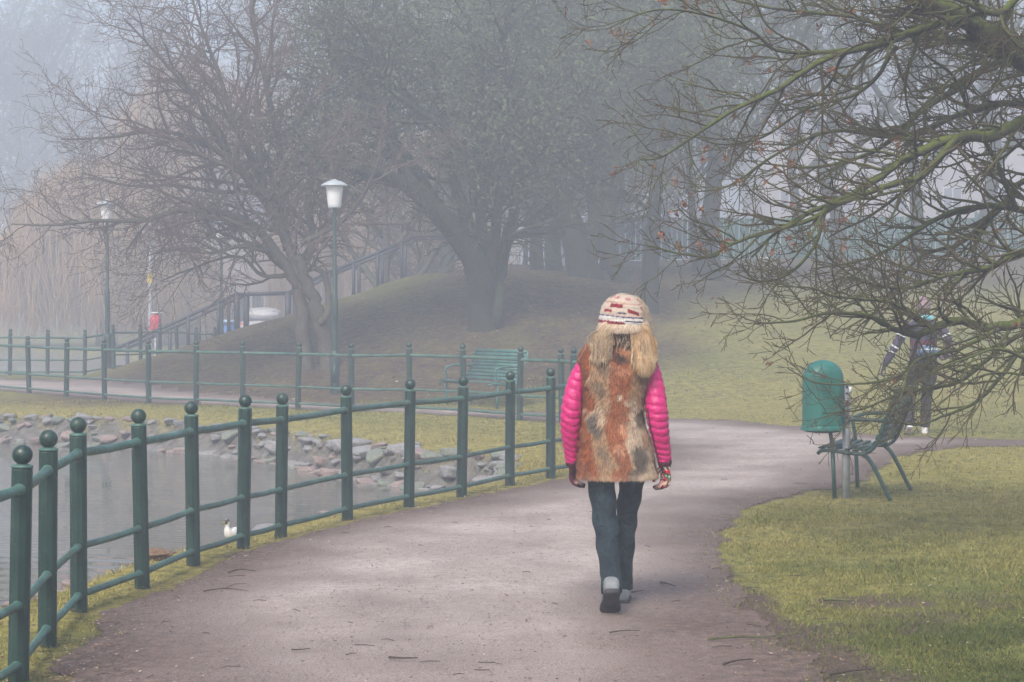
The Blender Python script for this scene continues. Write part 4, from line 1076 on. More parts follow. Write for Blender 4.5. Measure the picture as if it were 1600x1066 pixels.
def face_parts(parent, c, s, Rz):
    c = Vector(c)
    for sx in (-1, 1):
        g = Geo(); g.ball(c + Rz @ (Vector((sx * .029, .082, .004)) * s), .0115 * s, 12, 8); e = g.build('eye', M['eye'], parent)
        g = Geo(); g.ball(c + Rz @ (Vector((sx * .029, .0905, .004)) * s), .0052 * s, 10, 8); g.build('iris', M['iris'], e)
        g = Geo(); g.sweep([c + Rz @ (Vector((sx * a, b, z_)) * s) for a, b, z_ in ((.014, .093, .020), (.03, .090, .026), (.046, .080, .021))], [.002, .003, .0015], n=6); g.build('eyebrow', M['hair_dark'], parent)
    g = Geo(); g.sweep([c + Rz @ (Vector(p) * s) for p in ((-.024, .082, -.060), (-.010, .092, -.058), (0, .093, -.060), (.010, .092, -.058), (.024, .082, -.060))], [.002, .0055, .0055, .0055, .002], n=8); g.build('mouth', M['lips'], parent)
def shoe(parent, heel, toe, upm, solem, wid=.046, hgt=.075, up=(0, 0, 1)):
    heel = Vector(heel); toe = Vector(toe); d = (toe - heel); L = d.length; d.normalize(); X = d.cross(Vector(up)).normalized(); U = X.cross(d)
    def ringset(g, rows, n=18):
        v = []; q = []; t3 = []
        for t, wd, z0, z1 in rows:
            for j in range(n):
                a = 2 * PI * j / n; ca, sa = math.cos(a), math.sin(a); e = .75
                v.append(heel + d * (t * L) + X * (wd * math.copysign(abs(ca) ** e, ca)) + U * ((z0 + z1) / 2 + (z1 - z0) / 2 * math.copysign(abs(sa) ** e, sa)))
        m_ = len(rows)
        for i in range(m_ - 1):
            for j in range(n): q.append((i * n + j, i * n + (j + 1) % n, (i + 1) * n + (j + 1) % n, (i + 1) * n + j))
        for j in range(1, n - 1): t3.append((0, j + 1, j)); t3.append(((m_ - 1) * n, (m_ - 1) * n + j, (m_ - 1) * n + j + 1))
        g.add(v, q, t3)
    g = Geo(); w = wid
    ringset(g, [(-.02, w * .35, .018, .05), (.0, w * .66, .015, hgt), (.06, w * .78, .013, hgt * 1.18), (.2, w * .82, .013, hgt * 1.22), (.36, w * .82, .013, hgt * 1.05), (.55, w * .95, .013, hgt * .82), (.75, w, .013, hgt * .62), (.9, w * .85, .013, hgt * .5), (.98, w * .5, .016, hgt * .36), (1.0, w * .25, .018, .024)])
    s = g.build('shoe', upm, parent)
    g = Geo(); ringset(g, [(-.03, w * .4, .0, .022), (-.01, w * .76, -.002, .026), (.1, w * .88, -.002, .026), (.34, w * .80, .0, .024), (.6, w * 1.03, -.002, .022), (.8, w * 1.06, -.002, .022), (.95, w * .8, .0, .022), (1.02, w * .35, .004, .02)])
    g.build('sole', solem, s)
    g = Geo()
    for k in range(5): t = .42 + k * .07; z = hgt * (1.02 - .62 * (t - .3)); g.box(heel + d * (t * L) + U * (z + .004), (.04, .006, .005), rot=Matrix((X, d, U)).transposed())
    g.build('laces', solem, s)
def fur_strands(rs, P, N, D, L, W):
    """P root points, N outward normals, D flow direction"""
    n = len(P); d = D + N * rs.uniform(.25, .75, (n, 1)) + rs.normal(0, .22, (n, 3)); d /= np.linalg.norm(d, axis=1, keepdims=True)
    s = np.cross(d, N); s /= np.linalg.norm(s, axis=1, keepdims=True) + 1e-9
    l = L[:, None]; w_ = W[:, None]; mid = P + d * l * .55
    tip = P + (d + np.array([0, 0, -.45])) * l * .95
    v = np.stack([P - s * w_, P + s * w_, mid + s * w_ * .7, mid - s * w_ * .7, tip], 1).reshape(-1, 3)
    i = np.arange(n) * 5
    return v, np.stack([i, i + 1, i + 2, i + 3], 1), np.stack([i + 3, i + 2, i + 4], 1)
def lerp3(a, b, t): return a * (1 - t[:, None]) + b * t[:, None]

# ---- the walking person in the fur waistcoat, seen from behind
def woman():
    wx, wy = .55, 10.5
    root = empty('person', (wx, wy, hz(wx, wy) - .012), 0, 'person walking away on the path in fur waistcoat, pink quilted sleeves, jeans and knitted hat', 'person')
    rs = np.random.RandomState(3)
    hip = .86
    legL = [(-.085, .0, .88, .066, .085), (-.088, .005, .74, .046, .062), (-.074, -.01, .60, .042, .048), (-.058, -.05, .47, .040, .046), (-.048, -.135, .34, .040, .046), (-.038, -.25, .22, .038, .042), (-.036, -.33, .145, .030, .034)]
    legR = [(.085, .0, .88, .066, .085), (.090, .03, .74, .044, .062), (.080, .07, .60, .040, .048), (.060, .10, .47, .040, .046), (.053, .12, .34, .038, .044), (.044, .14, .20, .037, .040), (.042, .15, .09, .030, .034)]
    armL = [(-.120, .0, 1.330, .036, .042), (-.172, .0, 1.27, .034, .036), (-.216, -.01, 1.17, .034, .036), (-.238, -.02, 1.06, .036, .036), (-.243, .0, .95, .033, .033), (-.236, .04, .84, .026, .026), (-.228, .065, .77, .022, .022)]
    armR = [(.125, .0, 1.330, .036, .042), (.176, -.01, 1.27, .034, .036), (.202, -.03, 1.17, .034, .036), (.210, -.05, 1.06, .036, .036), (.222, -.04, .95, .033, .033), (.244, -.01, .84, .026, .026), (.257, .005, .765, .022, .022)]
    # one continuous body
    g = Geo()
    sw(g, [(0, 0, .80, .13, .09), (0, 0, .88, .15, .105), (-.01, 0, .98, .135, .095), (-.015, 0, 1.08, .122, .088), (-.01, 0, 1.20, .140, .098), (.0, 0, 1.30, .155, .10), (.005, 0, 1.36, .135, .08), (.02, 0, 1.40, .07, .06), (.03, .005, 1.44, .052, .055), (.038, .012, 1.50, .05, .055)], 20, 40, up=(0, 1, 0))
    for a in (legL, legR, armL, armR): sw(g, a, 14, 30)
    for lg, tz in ((legL, None), (legR, None)): pass
    g.sweep([Vector((-.036, -.335, .17)), Vector((-.038, -.335, .14)), Vector((-.040, -.285, .10)), Vector((-.042, -.225, .05))], [.028, .028, .026, .016], [.024, .024, .018, .010], n=12)
    g.sweep([Vector((.042, .15, .09)), Vector((.042, .16, .05)), Vector((.044, .23, .035)), Vector((.046, .32, .022))], [.028, .032, .034, .018], [.03, .03, .024, .012], n=12)
    hc = (.040, .012, 1.535); Rz = head(g, hc, 1.0, 0)
    hand(g, (.258, .006, .765), (.06, .10, -1), (-.55, .83, 0), (-.83, -.55, -.05), 1.0, .92, .0078)
    hand(g, (-.228, .068, .77), (.05, .25, -1), (.45, .88, .1), (.88, -.45, -.1), .8, .92, .0078)
    body = bake(g, 'body', M['skin'], root, .0062, 2)
    face_parts(root, hc, 1.0, Rz)
    # jeans
    g = Geo()
    sw(g, [(0, 0, .70, .10, .07), (0, 0, .78, .142, .110), (0, 0, .88, .160, .120), (0, 0, .97, .150, .112)], 24, 16, up=(0, 1, 0))
    def fold(t, a, ph): return 1 + .07 * math.sin(23 * t + 2 * a + ph) * math.exp(-((t - .15) / .14) ** 2) + .085 * math.sin(38 * t + 3 * math.sin(a + ph) + ph) * (.4 + t) * math.exp(-((t - .5) / .3) ** 2) + .05 * math.exp(-((t - .97) / .05) ** 2) + .02 * math.sin(70 * t + 2 * a) * math.exp(-((t - .9) / .12) ** 2)
    jL = [(-.082, .0, .86, .083, .100), (-.086, .0, .74, .076, .092), (-.074, -.01, .62, .070, .078), (-.060, -.05, .48, .066, .070), (-.050, -.13, .35, .060, .064), (-.042, -.24, .225, .053, .055), (-.038, -.315, .135, .054, .052)]
    jR = [(.082, .0, .86, .083, .100), (.088, .03, .74, .072, .090), (.080, .07, .62, .064, .076), (.062, .10, .48, .058, .068), (.054, .12, .35, .055, .064), (.047, .14, .20, .050, .056), (.044, .15, .085, .053, .056)]
    sw(g, jL, 20, 90, ripple=lambda t, a: fold(t, a, .3)); sw(g, jR, 20, 90, ripple=lambda t, a: fold(t, a, 2.1))
    bake(g, 'jeans', M['denim'], root, .006, 1)
    shoe(root, (-.040, -.395, .142), (-.044, -.200, -.004), M['shoe_grey'], M['sole'], .052, .088)
    shoe(root, (.040, .09, .012), (.056, .35, .012), M['shoe_grey'], M['sole'], .046, .078)
    # quilted sleeves
    for nm, A, seed in (('L', [(-.120, .0, 1.335, .045, .055), (-.176, .0, 1.275, .044, .052), (-.214, -.01, 1.19, .050, .054), (-.236, -.02, 1.07, .056, .058), (-.242, .0, .96, .053, .055), (-.236, .04, .85, .045, .048), (-.229, .064, .775, .040, .042)], 1),
                        ('R', [(.130, .0, 1.335, .045, .055), (.180, -.01, 1.275, .046, .052), (.200, -.03, 1.19, .052, .054), (.208, -.05, 1.07, .060, .062), (.222, -.04, .96, .056, .058), (.244, -.01, .85, .047, .050), (.256, .004, .782, .040, .042)], 2)):
        g = Geo()
        rp = lambda t, a, s=seed: .93 * (.925 + .12 * abs(math.sin(PI * (16.5 * t + .55 * math.sin(7 * t + s) / 2 + .34 * math.sin(a + s) + .10 * math.sin(3 * a + 5 * t)))) ** .55) * (1 + .022 * math.sin(9 * a + 40 * t) + .03 * math.sin(11 * t + s)) * (1 - .10 * max(0, (t - .965) / .035))
        sw(g, A, 28, 190, ripple=rp); s = g.build('sleeve', M['pink'], root)
        e = Vector(A[-1][:3]); d = (e - Vector(A[-2][:3])).normalized()
        g = Geo(); g.sweep([e - d * .012, e, e + d * .018, e + d * .022], [.036, .038, .036, .030], n=20); g.build('cuff', M['cuff'], s)
        if nm == 'R':
            g = Geo(); K = vinterp([(a[0] - a[3] * .80, a[1] - a[4] * .66, a[2]) for a in A[3:]], 20); g.tubes([([Vector(k) for k in K], [.0035] * 20, 0, 0)], 6, attname=None); g.build('zip', M['zip'], s)
    # gloves with their fingers
    g = Geo(); hand(g, (.258, .006, .768), (.06, .10, -1), (-.55, .83, 0), (-.83, -.55, -.05), 1.0, 1.02, .0105)
    g.sweep([Vector((.254, .002, .80)), Vector((.257, .005, .775)), Vector((.259, .008, .75))], [.030, .033, .032], [.028, .030, .027], n=16)
    bake(g, 'glove', M['glove'], root, .0036, 1)
    g = Geo(); hand(g, (-.228, .068, .772), (.05, .25, -1), (.45, .88, .1), (.88, -.45, -.1), .8, 1.0, .0105)
    g.sweep([Vector((-.230, .06, .80)), Vector((-.228, .066, .775)), Vector((-.227, .072, .75))], [.030, .033, .032], [.028, .030, .027], n=16)
    bake(g, 'glove', M['cuff'], root, .0036, 1)
    # waistcoat shell and its fur
    VK = [(.003, .0, .712, .207, .150), (.000, .0, .76, .204, .150), (-.006, .0, .85, .196, .146), (-.018, .0, .96, .172, .134), (-.020, .0, 1.05, .160, .126), (-.010, .0, 1.16, .172, .132), (-.001, .0, 1.25, .198, .138), (.004, .0, 1.32, .203, .130), (.008, .0, 1.365, .182, .112), (.014, .0, 1.405, .130, .094), (.022, .004, 1.44, .085, .082), (.030, .006, 1.475, .072, .078)]
    n = 72; kk = 110; K = vinterp(VK, kk)
    lump = lambda t, a: 1 + .022 * math.sin(7 * a + 9 * t) * math.sin(13 * t + 2 * a) + .012 * math.sin(15 * a + 31 * t)
    g = Geo(); sw(g, VK, n, kk, up=(0, 1, 0), ripple=lump, cap=False)
    V = np.concatenate(g.v)
    def huefn(p, rs_):
        x = p[:, 0] + .0; z = p[:, 2]; a = np.where(p[:, 1] < 0, x, np.sign(x) * (.42 - np.abs(x)))
        wx_ = a + (fbm(a * 10, z * 10, 1.1, 5) - .5) * .10 + (fbm(a * 40, z * 40, 1.2, 9) - .5) * .03
        rust = np.array([.27, .078, .026]); cream = np.array([.52, .40, .28]); tan = np.array([.34, .21, .115]); grey = np.array([.125, .10, .075]); dark = np.array([.030, .019, .013]); peach = np.array([.50, .25, .14])
        c = np.tile(cream, (len(p), 1))
        c = lerp3(c, np.tile(tan, (len(p), 1)), sstep(.42, .62, fbm(a * 10, z * 6, .9, 13)))
        t = sstep(-.130, -.150, wx_) * sstep(.30, .42, fbm(a * 6, z * 7, 1, 23) + .12 * (z > 1.2) + .1 * (z < .95)); c = lerp3(c, np.tile(rust, (len(p), 1)), t)
        t = sstep(-.048, -.030, wx_) * sstep(.062, .044, wx_); c = lerp3(c, np.tile(rust, (len(p), 1)), t * .92)
        t = sstep(.160, .175, wx_) * sstep(1.1, 1.2, z); c = lerp3(c, np.tile(rust, (len(p), 1)), t * .8)
        for cx, cz, sx_, sz_, cc, am in ((-.100, .985, .035, .075, grey, 1), (.115, 1.02, .035, .060, dark, .75), (.120, .80, .050, .075, grey, 1), (-.085, .84, .028, .05, grey, .6), (.085, .74, .05, .03, grey, .6), (-.10, 1.17, .03, .05, grey, .7),
                                         (-.085, 1.29, .025, .05, grey, .6), (.010, 1.335, .040, .030, dark, .95), (-.02, 1.405, .05, .022, dark, .8), (.075, 1.395, .035, .022, dark, .75), (.035, .965, .030, .04, peach, .9), (.0, .855, .028, .035, peach, .9), (.03, 1.38, .04, .03, peach, .5),
                                         (.02, 1.27, .03, .03, peach, .5), (.012, 1.13, .012, .018, cream, 1), (.045, 1.10, .02, .02, cream, .8), (-.14, .78, .02, .10, rust, .8), (.13, 1.14, .03, .05, tan, .6)):
            q = ((wx_ - cx) / sx_) ** 2 + ((z - cz) / sz_) ** 2; t = np.clip(1.35 - q, 0, 1) * am; c = lerp3(c, np.tile(cc, (len(p), 1)), t)
        t = sstep(.735, .69, z); c = lerp3(c, np.tile(np.array([.50, .37, .25]), (len(p), 1)), t * .75)
        mot = sstep(.55, .75, fbm(a * 30, z * 22, 1, 33)) * .5; c = lerp3(c, np.tile(grey, (len(p), 1)), mot * .6)
        return c * rs_.uniform(.7, 1.2, (len(p), 1)) * (.72 + .56 * fbm(a * 60, z * 38, 1, 55))[:, None]
    g.att['hue'] = [huefn(V, rs) * .8]
    ob = g.build('fur_waistcoat', M['fur'], root)
    N_ = 64000; u = rs.uniform(0, kk - 1.001, N_); a = rs.uniform(0, 2 * PI, N_)
    u[:9000] = rs.uniform(0, 5, 9000)
    i = u.astype(int); f = u - i
    C = K[i] * (1 - f[:, None]) + K[i + 1] * f[:, None]
    # the ring frames of sweep(): X = up x d, with up=+y and d ~ +z
    Lp = 1 + .022 * np.sin(7 * a + 9 * u / (kk - 1)) * np.sin(13 * u / (kk - 1) + 2 * a) + .012 * np.sin(15 * a + 31 * u / (kk - 1))
    Pp = C[:, :3] + np.stack([C[:, 3] * Lp * np.cos(a), C[:, 4] * Lp * np.sin(a), 0 * a], 1)
    Nn = np.stack([np.cos(a) / C[:, 3], np.sin(a) / C[:, 4], 0 * a], 1); Nn /= np.linalg.norm(Nn, axis=1, keepdims=True)
    sh = sstep(1.30, 1.40, Pp[:, 2]); Nn[:, 2] += .8 * sh; Nn /= np.linalg.norm(Nn, axis=1, keepdims=True)
    fl = np.stack([(fbm(Pp[:, 0] * 9, Pp[:, 2] * 9, 1, 3) - .5) * 1.6 + (fbm(Pp[:, 0] * 45, Pp[:, 2] * 45, 1, 7) - .5) * 2.2, np.zeros(N_), -np.ones(N_)], 1); Nn = Nn * (.5 + 1.2 * fbm(Pp[:, 0] * 40, Pp[:, 2] * 40, 1, 77))[:, None]
    L_ = rs.uniform(.012, .027, N_); v, q, t3 = fur_strands(rs, Pp - Nn * .002, Nn, fl, L_, rs.uniform(.0013, .0032, N_))
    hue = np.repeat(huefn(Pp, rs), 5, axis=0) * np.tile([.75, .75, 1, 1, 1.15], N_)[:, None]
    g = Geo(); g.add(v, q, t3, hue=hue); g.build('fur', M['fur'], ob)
    # hair: long fair strands in two falls over the waistcoat
    T = []; H = []
    r = random.Random(8)
    def strand(x0, x1, z1, y1, hue, rr_=.0016):
        y0 = -.075 - r.uniform(0, .02); xm = x0 + (x1 - x0) * .35
        pts = [Vector((x0, y0, 1.515)), Vector((xm, y0 - .02, 1.46)), Vector((x0 + (x1 - x0) * .7, (y0 + y1) / 2 - .02, 1.40)), Vector((x1, y1, 1.33 if z1 < 1.33 else z1 + .04)), Vector((x1 + r.gauss(0, .004), y1 - .006, (1.33 + z1) / 2 if z1 < 1.33 else z1 + .015)), Vector((x1 + r.gauss(0, .007), y1 - .004, z1))]
        if z1 >= 1.33: pts = [Vector((x0, y0, 1.515)), Vector(((x0 + x1) / 2, y0 - .03, 1.48)), Vector((x1, y1 + .015, (1.49 + z1) / 2 - .01)), Vector((x1, y1, z1 + (1.46 - z1) * .35)), Vector((x1 + r.gauss(0, .003), y1, z1 + (1.46 - z1) * .15)), Vector((x1 + r.gauss(0, .005), y1 - .002, z1))]
        pts = [p + Vector((r.gauss(0, .0008), r.gauss(0, .0008), 0)) for p in pts]
        P2 = smooth_line(pts, 4); n_ = len(P2); T.append((P2, [rr_] * (n_ - 3) + [rr_ * .8, rr_ * .5, rr_ * .15], 0, 1)); H.append(hue)
    blond = ((.47, .31, .16), (.43, .28, .14), (.54, .38, .22), (.34, .22, .115), (.47, .36, .24))
    for k in range(1500):
        x1 = r.gauss(.140, .028); strand(.04 + r.uniform(.01, .105), min(max(x1, .07), .205), 1.222 + abs(r.gauss(0, .05)) + 3.2 * (x1 - .140) ** 2 * 4, -.160 + .9 * max(0, x1 - .12) ** 1.2 + r.uniform(-.012, .012), blond[int((x1 * 61 + r.uniform(-.9, .9)) * 1.7) % 5])
    for k in range(560):
        x1 = r.gauss(-.085, .026); strand(.04 - r.uniform(.045, .105), x1, 1.365 + r.gauss(0, .035), -.146 + .6 * max(0, -.08 - x1) + r.uniform(-.012, .012), (blond[2:] + ((.30, .24, .18), (.38, .31, .23)))[int((x1 * 61 + 40 + r.uniform(-.9, .9)) * 1.7) % 5])
    for k in range(70):
        x1 = r.gauss(.03, .04); strand(.04 + r.uniform(-.07, .07), x1, 1.39 + r.uniform(-.03, .04), -.118, r.choice(((.22, .16, .11), (.48, .38, .27), (.13, .085, .06))))
    g = Geo(); g.tubes(T, 4, cap=False)
    # colours per strand, in the order tubes() groups them (all strands share one length)
    nn = len(T[0][0]) * 4; g.att = {'hue': [np.repeat(np.array(H), nn, axis=0)]}
    g.build('hair', M['hair'], root)
    # knitted hat
    HK = [(.042, -.004, 1.478, .128, .122), (.042, -.004, 1.49, .136, .130), (.042, -.002, 1.508, .135, .130), (.041, .0, 1.54, .131, .129), (.042, .002, 1.58, .122, .122), (.044, .004, 1.615, .105, .107), (.046, .006, 1.642, .078, .080), (.047, .006, 1.658, .045, .046), (.048, .006, 1.664, .008, .008)]
    n = 120; kk = 90; K = vinterp(HK, kk)
    g = Geo(); g.sweep([Vector(a_[:3]) for a_ in K], list(K[:, 3]), list(K[:, 4]), n=n, up=(0, 1, 0), cap=False, ripple=lambda t, a: 1 + .012 * math.sin(a * 5 + 8 * t) + .010 * math.sin(60 * t * 1.2))
    V = np.concatenate(g.v); x = V[:, 0] - .042; z = V[:, 2]; y = V[:, 1]; an = np.arctan2(x, -y); zz = z - .014 + .010 * np.sin(an * 1.3 + .4)
    cream = np.array([.56, .47, .38]); white = np.array([.66, .62, .57]); burg = np.array([.25, .03, .045]); navy = np.array([.03, .04, .09]); 
    c = np.tile(cream, (len(V), 1)); c[(zz > 1.485) & (zz < 1.535)] = white
    def put(mask, cc): c[mask] = cc
    put((zz > 1.492) & (zz < 1.507) & (an < -.02), burg); put((zz > 1.509) & (zz < 1.5155) & (an > -.05), navy); put((zz > 1.530) & (zz < 1.536), navy * 2.2)
    put((zz > 1.578) & (zz < 1.598) & (an > -.75) & (an < -.12), burg); put((np.abs(zz - (1.562 - .03 * (an - .3))) < .010) & (an > .08) & (an < .62), burg)
    put((zz > 1.572) & (zz < 1.592) & (an > .75) & (an < 1.05), burg); put((zz > 1.552) & (zz < 1.566) & (an < -.62) & (an > -1.1), burg); put((zz > 1.548) & (zz < 1.556) & (an > -.35) & (an < .0), navy * 1.5)
    for kx in range(8): put((zz > 1.575) & (zz < 1.597) & (np.abs(an - (1.5 + kx * .55)) < .16), burg)
    put((zz > 1.6) & (zz < 1.607), np.array([.50, .30, .24])); put((zz > 1.540) & (zz < 1.545) & (an > -.9), np.array([.52, .34, .28])); put((zz > 1.622) & (zz < 1.634) & (np.sin(an * 9) > .1), np.array([.48, .22, .2])); put((zz < 1.492), np.array([.62, .50, .38]))
    c = c * (.86 + .28 * vnoise(an * 40, z * 300, 1, 4))[:, None]
    g.att = {'hue': [c]}; hat = g.build('knitted_hat', M['knit'], root)
    Nf = 14000; pick = rs.randint(0, len(V), Nf); Pf = V[pick] + rs.normal(0, .0008, (Nf, 3)); Nf_ = Pf - np.array([.043, 0, 1.50]); Nf_ /= np.linalg.norm(Nf_, axis=1, keepdims=True)
    vf, qf, tf = fur_strands(rs, Pf, Nf_, rs.normal(0, .6, (Nf, 3)) + np.array([0, 0, -.5]), rs.uniform(.004, .011, Nf), rs.uniform(.0006, .0011, Nf))
    gf = Geo(); gf.add(vf, qf, tf, hue=np.repeat(c[pick], 5, axis=0)); gf.build('wool_fuzz', M['fur'], hat)
    # ear flaps and the fur trim round the hat
    for sx, zl in ((1, 1.365), (-1, 1.40)):
        g = Geo(); ks = [(.042 + sx * .104, -.005, 1.50, .010, .055), (.042 + sx * .112, -.008, 1.46, .011, .055), (.042 + sx * .124, -.012, 1.42, .010, .040), (.042 + sx * .132, -.016, zl + .01, .008, .022)]
        sw(g, ks, 16, 20, hue=(.66, .60, .54)); g.build('ear_flap', M['knit'], hat)
    N2 = 15000; a = rs.uniform(0, 2 * PI, N2); zc = 1.489 + rs.normal(0, .007, N2)
    Pp = np.stack([.042 + .138 * np.cos(a), -.004 + .131 * np.sin(a), zc], 1); Nn = np.stack([np.cos(a), np.sin(a), 0 * a], 1)
    for sx, zl in ((1, 1.365), (-1, 1.405)):
        m2 = 5200; t = rs.uniform(0, 1, m2); aa = rs.uniform(0, 2 * PI, m2)
        cx = .042 + sx * (.100 + .034 * t ** .7); zz2 = 1.52 - (1.52 - zl) * t; ry = np.interp(t, [0, .5, 1], [.078, .065, .03]); rx = np.interp(t, [0, 1], [.018, .012])
        Pp = np.concatenate([Pp, np.stack([cx + rx * np.cos(aa), -.015 + ry * np.sin(aa), zz2], 1)]); Nn = np.concatenate([Nn, np.stack([np.cos(aa) * .9 + sx * .3, np.sin(aa), 0 * aa], 1)])
    mk = 4200; t = rs.uniform(0, 1, mk); aa = rs.uniform(.1, .75, mk); KK = np.array(K)[(t * (kk - 12)).astype(int) + 2]                 # tufts on the right of the crown
    Pp = np.concatenate([Pp, KK[:, :3] + np.stack([KK[:, 3] * np.cos(-aa), KK[:, 4] * np.sin(-aa), 0 * aa], 1)]); Nn = np.concatenate([Nn, np.stack([np.cos(-aa), np.sin(-aa), .2 + 0 * aa], 1)])
    Nn /= np.linalg.norm(Nn, axis=1, keepdims=True); NN = len(Pp)
    fl = np.stack([rs.normal(0, .3, NN), rs.normal(0, .3, NN), -np.ones(NN)], 1)
    v, q, t3 = fur_strands(rs, Pp, Nn, fl, np.where(np.arange(NN) < N2, rs.uniform(.010, .022, NN), rs.uniform(.014, .036, NN)), rs.uniform(.0011, .0024, NN))
    base = np.array([[.52, .40, .28], [.42, .31, .22], [.62, .53, .42], [.28, .20, .14]])[rs.choice(4, NN, p=[.35, .25, .3, .1])]
    g = Geo(); g.add(v, q, t3, hue=np.repeat(base, 5, axis=0)); g.build('fur_trim', M['fur'], hat)
woman()

# ---- the second walker on the lawn behind the branches
M['slate'] = simple('slate_jacket', (.045, .045, .075), (.022, .022, .042), 12, .7, .4, dist=.01); M['purple'] = simple('purple_sleeve', (.06, .04, .085), (.03, .02, .05), 12, .7, .4, dist=.01)
M['magenta'] = simple('magenta_panel', (.14, .015, .055), rough=.7); M['teal'] = simple('teal_scarf', (.03, .42, .45), (.30, .55, .60), 18, .8); M['pouch'] = simple('blue_pouch', (.11, .20, .34), (.08, .14, .24), 9, .6)
M['pale_tape'] = simple('pale_tape', (.72, .80, .78), rough=.4); M['trousers'] = simple('dark_trousers', (.022, .020, .024), (.012, .011, .013), 10, .8, .5, dist=.01); M['shoe_white'] = simple('white_shoe', (.72, .70, .70), (.5, .48, .48), 20, .6); M['beanie'] = simple('pink_beanie', (.34, .24, .27), (.16, .11, .13), 14, .9, .4)
def walker():
    X, Y = (1443 - 800) * 24.4 / F, 24.4
    root = empty('person', (X, Y, hz(X, Y) - .01), 0, 'person in dark jacket with blue hip pouch walking on the lawn behind the mossy branches', 'person')
    lL = [(-.085, .0, .88, .088, .10), (-.115, .04, .70, .074, .082), (-.145, .03, .46, .050, .056), (-.19, -.10, .28, .044, .050), (-.215, -.22, .14, .034, .036)]
    lR = [(.085, .0, .88, .088, .10), (.085, .05, .70, .074, .082), (.065, .10, .46, .050, .056), (.055, .12, .26, .044, .050), (.050, .13, .09, .034, .036)]
    aL = [(-.16, 0, 1.36, .05, .05), (-.24, -.01, 1.27, .046, .046), (-.31, -.02, 1.15, .040, .040), (-.365, .0, 1.05, .035, .035), (-.42, .04, .94, .030, .030), (-.455, .08, .865, .022, .022)]
    aR = [(.16, 0, 1.36, .05, .05), (.235, -.02, 1.27, .046, .046), (.29, -.04, 1.15, .040, .040), (.32, -.04, 1.05, .035, .035), (.335, .06, 1.0, .030, .030), (.33, .17, .97, .022, .022)]
    g = Geo(); sw(g, [(0, 0, .80, .13, .09), (0, 0, .90, .15, .10), (0, 0, 1.06, .12, .09), (0, 0, 1.25, .15, .10), (0, 0, 1.36, .15, .085), (0, 0, 1.41, .07, .06), (0, .01, 1.46, .053, .055), (0, .015, 1.52, .05, .055)], 20, 36, up=(0, 1, 0))
    for a in (lL, lR, aL, aR): sw(g, a, 12, 24)
    g.sweep([Vector((-.215, -.23, .14)), Vector((-.216, -.23, .10)), Vector((-.218, -.18, .07)), Vector((-.22, -.12, .04))], [.026, .026, .024, .014], [.024, .024, .018, .010], n=10)
    g.sweep([Vector((.04, .13, .09)), Vector((.042, .14, .05)), Vector((.06, .20, .035)), Vector((.08, .28, .022))], [.028, .032, .034, .018], [.03, .03, .024, .012], n=10)
    hc = (0.0, .02, 1.575); Rz = head(g, hc, .98, R(-8))
    hand(g, (-.458, .083, .86), (-.35, .35, -1), (.3, .9, .2), (.9, -.2, -.3), .7, .95); hand(g, (.33, .18, .97), (-.1, 1, -.15), (-.3, .1, 1), (-1, -.1, -.2), .9, .95)
    gl = Geo(); hand(gl, (-.458, .083, .86), (-.35, .35, -1), (.3, .9, .2), (.9, -.2, -.3), .7, 1.06, .0115); bake(gl, 'glove', M['trousers'], root, .005, 1)
    gl = Geo(); hand(gl, (.33, .18, .97), (-.1, 1, -.15), (-.3, .1, 1), (-1, -.1, -.2), .9, 1.06, .0115); bake(gl, 'glove', M['trousers'], root, .005, 1)
    bake(g, 'body', M['skin'], root, .009, 2); face_parts(root, hc, .98, Rz)
    g = Geo(); sw(g, [(0, 0, .70, .10, .07), (0, 0, .80, .15, .115), (0, 0, .96, .155, .115)], 20, 10, up=(0, 1, 0))
    for a in (lL, lR): sw(g, [(x, y, z, rx + .014 + (.012 if z < .3 else 0), ry + .014 + (.012 if z < .3 else 0)) for x, y, z, rx, ry in a], 16, 40, ripple=lambda t, a_: 1 + .03 * math.sin(34 * t + 2 * a_))
    bake(g, 'trousers', M['trousers'], root, .011, 2)
    g = Geo(); sw(g, [(0, 0, .86, .175, .135), (0, 0, .95, .168, .13), (0, 0, 1.06, .150, .12), (0, 0, 1.20, .168, .13), (0, 0, 1.32, .185, .125), (0, 0, 1.39, .150, .10), (0, .0, 1.43, .085, .08)], 24, 50, up=(0, 1, 0), ripple=lambda t, a: 1 + .014 * math.sin(40 * t + 3 * a)); j = g.build('jacket', M['slate'], root)
    g = Geo(); sw(g, [(0, 0, 1.10, .160, .128), (0, 0, 1.16, .168, .134)], 24, 6, up=(0, 1, 0), cap=False); g.build('chest_band', M['magenta'], j)
    for a in (aL, aR):
        g = Geo(); sw(g, [(x, y, z, rx + .017, ry + .017) for x, y, z, rx, ry in a], 18, 60, ripple=lambda t, a_: 1 + .03 * math.sin(46 * t + 2 * a_)); s = g.build('sleeve', M['purple'], j)
        K = vinterp([(x, y, z, rx + .021, ry + .021) for x, y, z, rx, ry in a], 60)
        for i0_, i1_ in ((16, 18), (30, 32), (37, 39)):
            g = Geo(); g.sweep([Vector(k_[:3]) for k_ in K[i0_:i1_ + 1]], list(K[i0_:i1_ + 1, 3]), list(K[i0_:i1_ + 1, 4]), n=16, cap=False); g.build('reflective_stripe', M['pale_tape'], s)
    g = Geo(); g.box((0.02, -.165, 1.02), (.27, .11, .17), bev=.045); p = g.build('hip_pouch', M['pouch'], root)
    g = Geo(); g.box((0.02, -.224, 1.055), (.22, .008, .016)); g.build('stripe', M['pale_tape'], p)
    g = Geo(); sw(g, [(0, .0, 1.02, .158, .126), (0, 0, 1.05, .158, .126)], 24, 4, up=(0, 1, 0), cap=False); g.build('belt', M['trousers'], p)
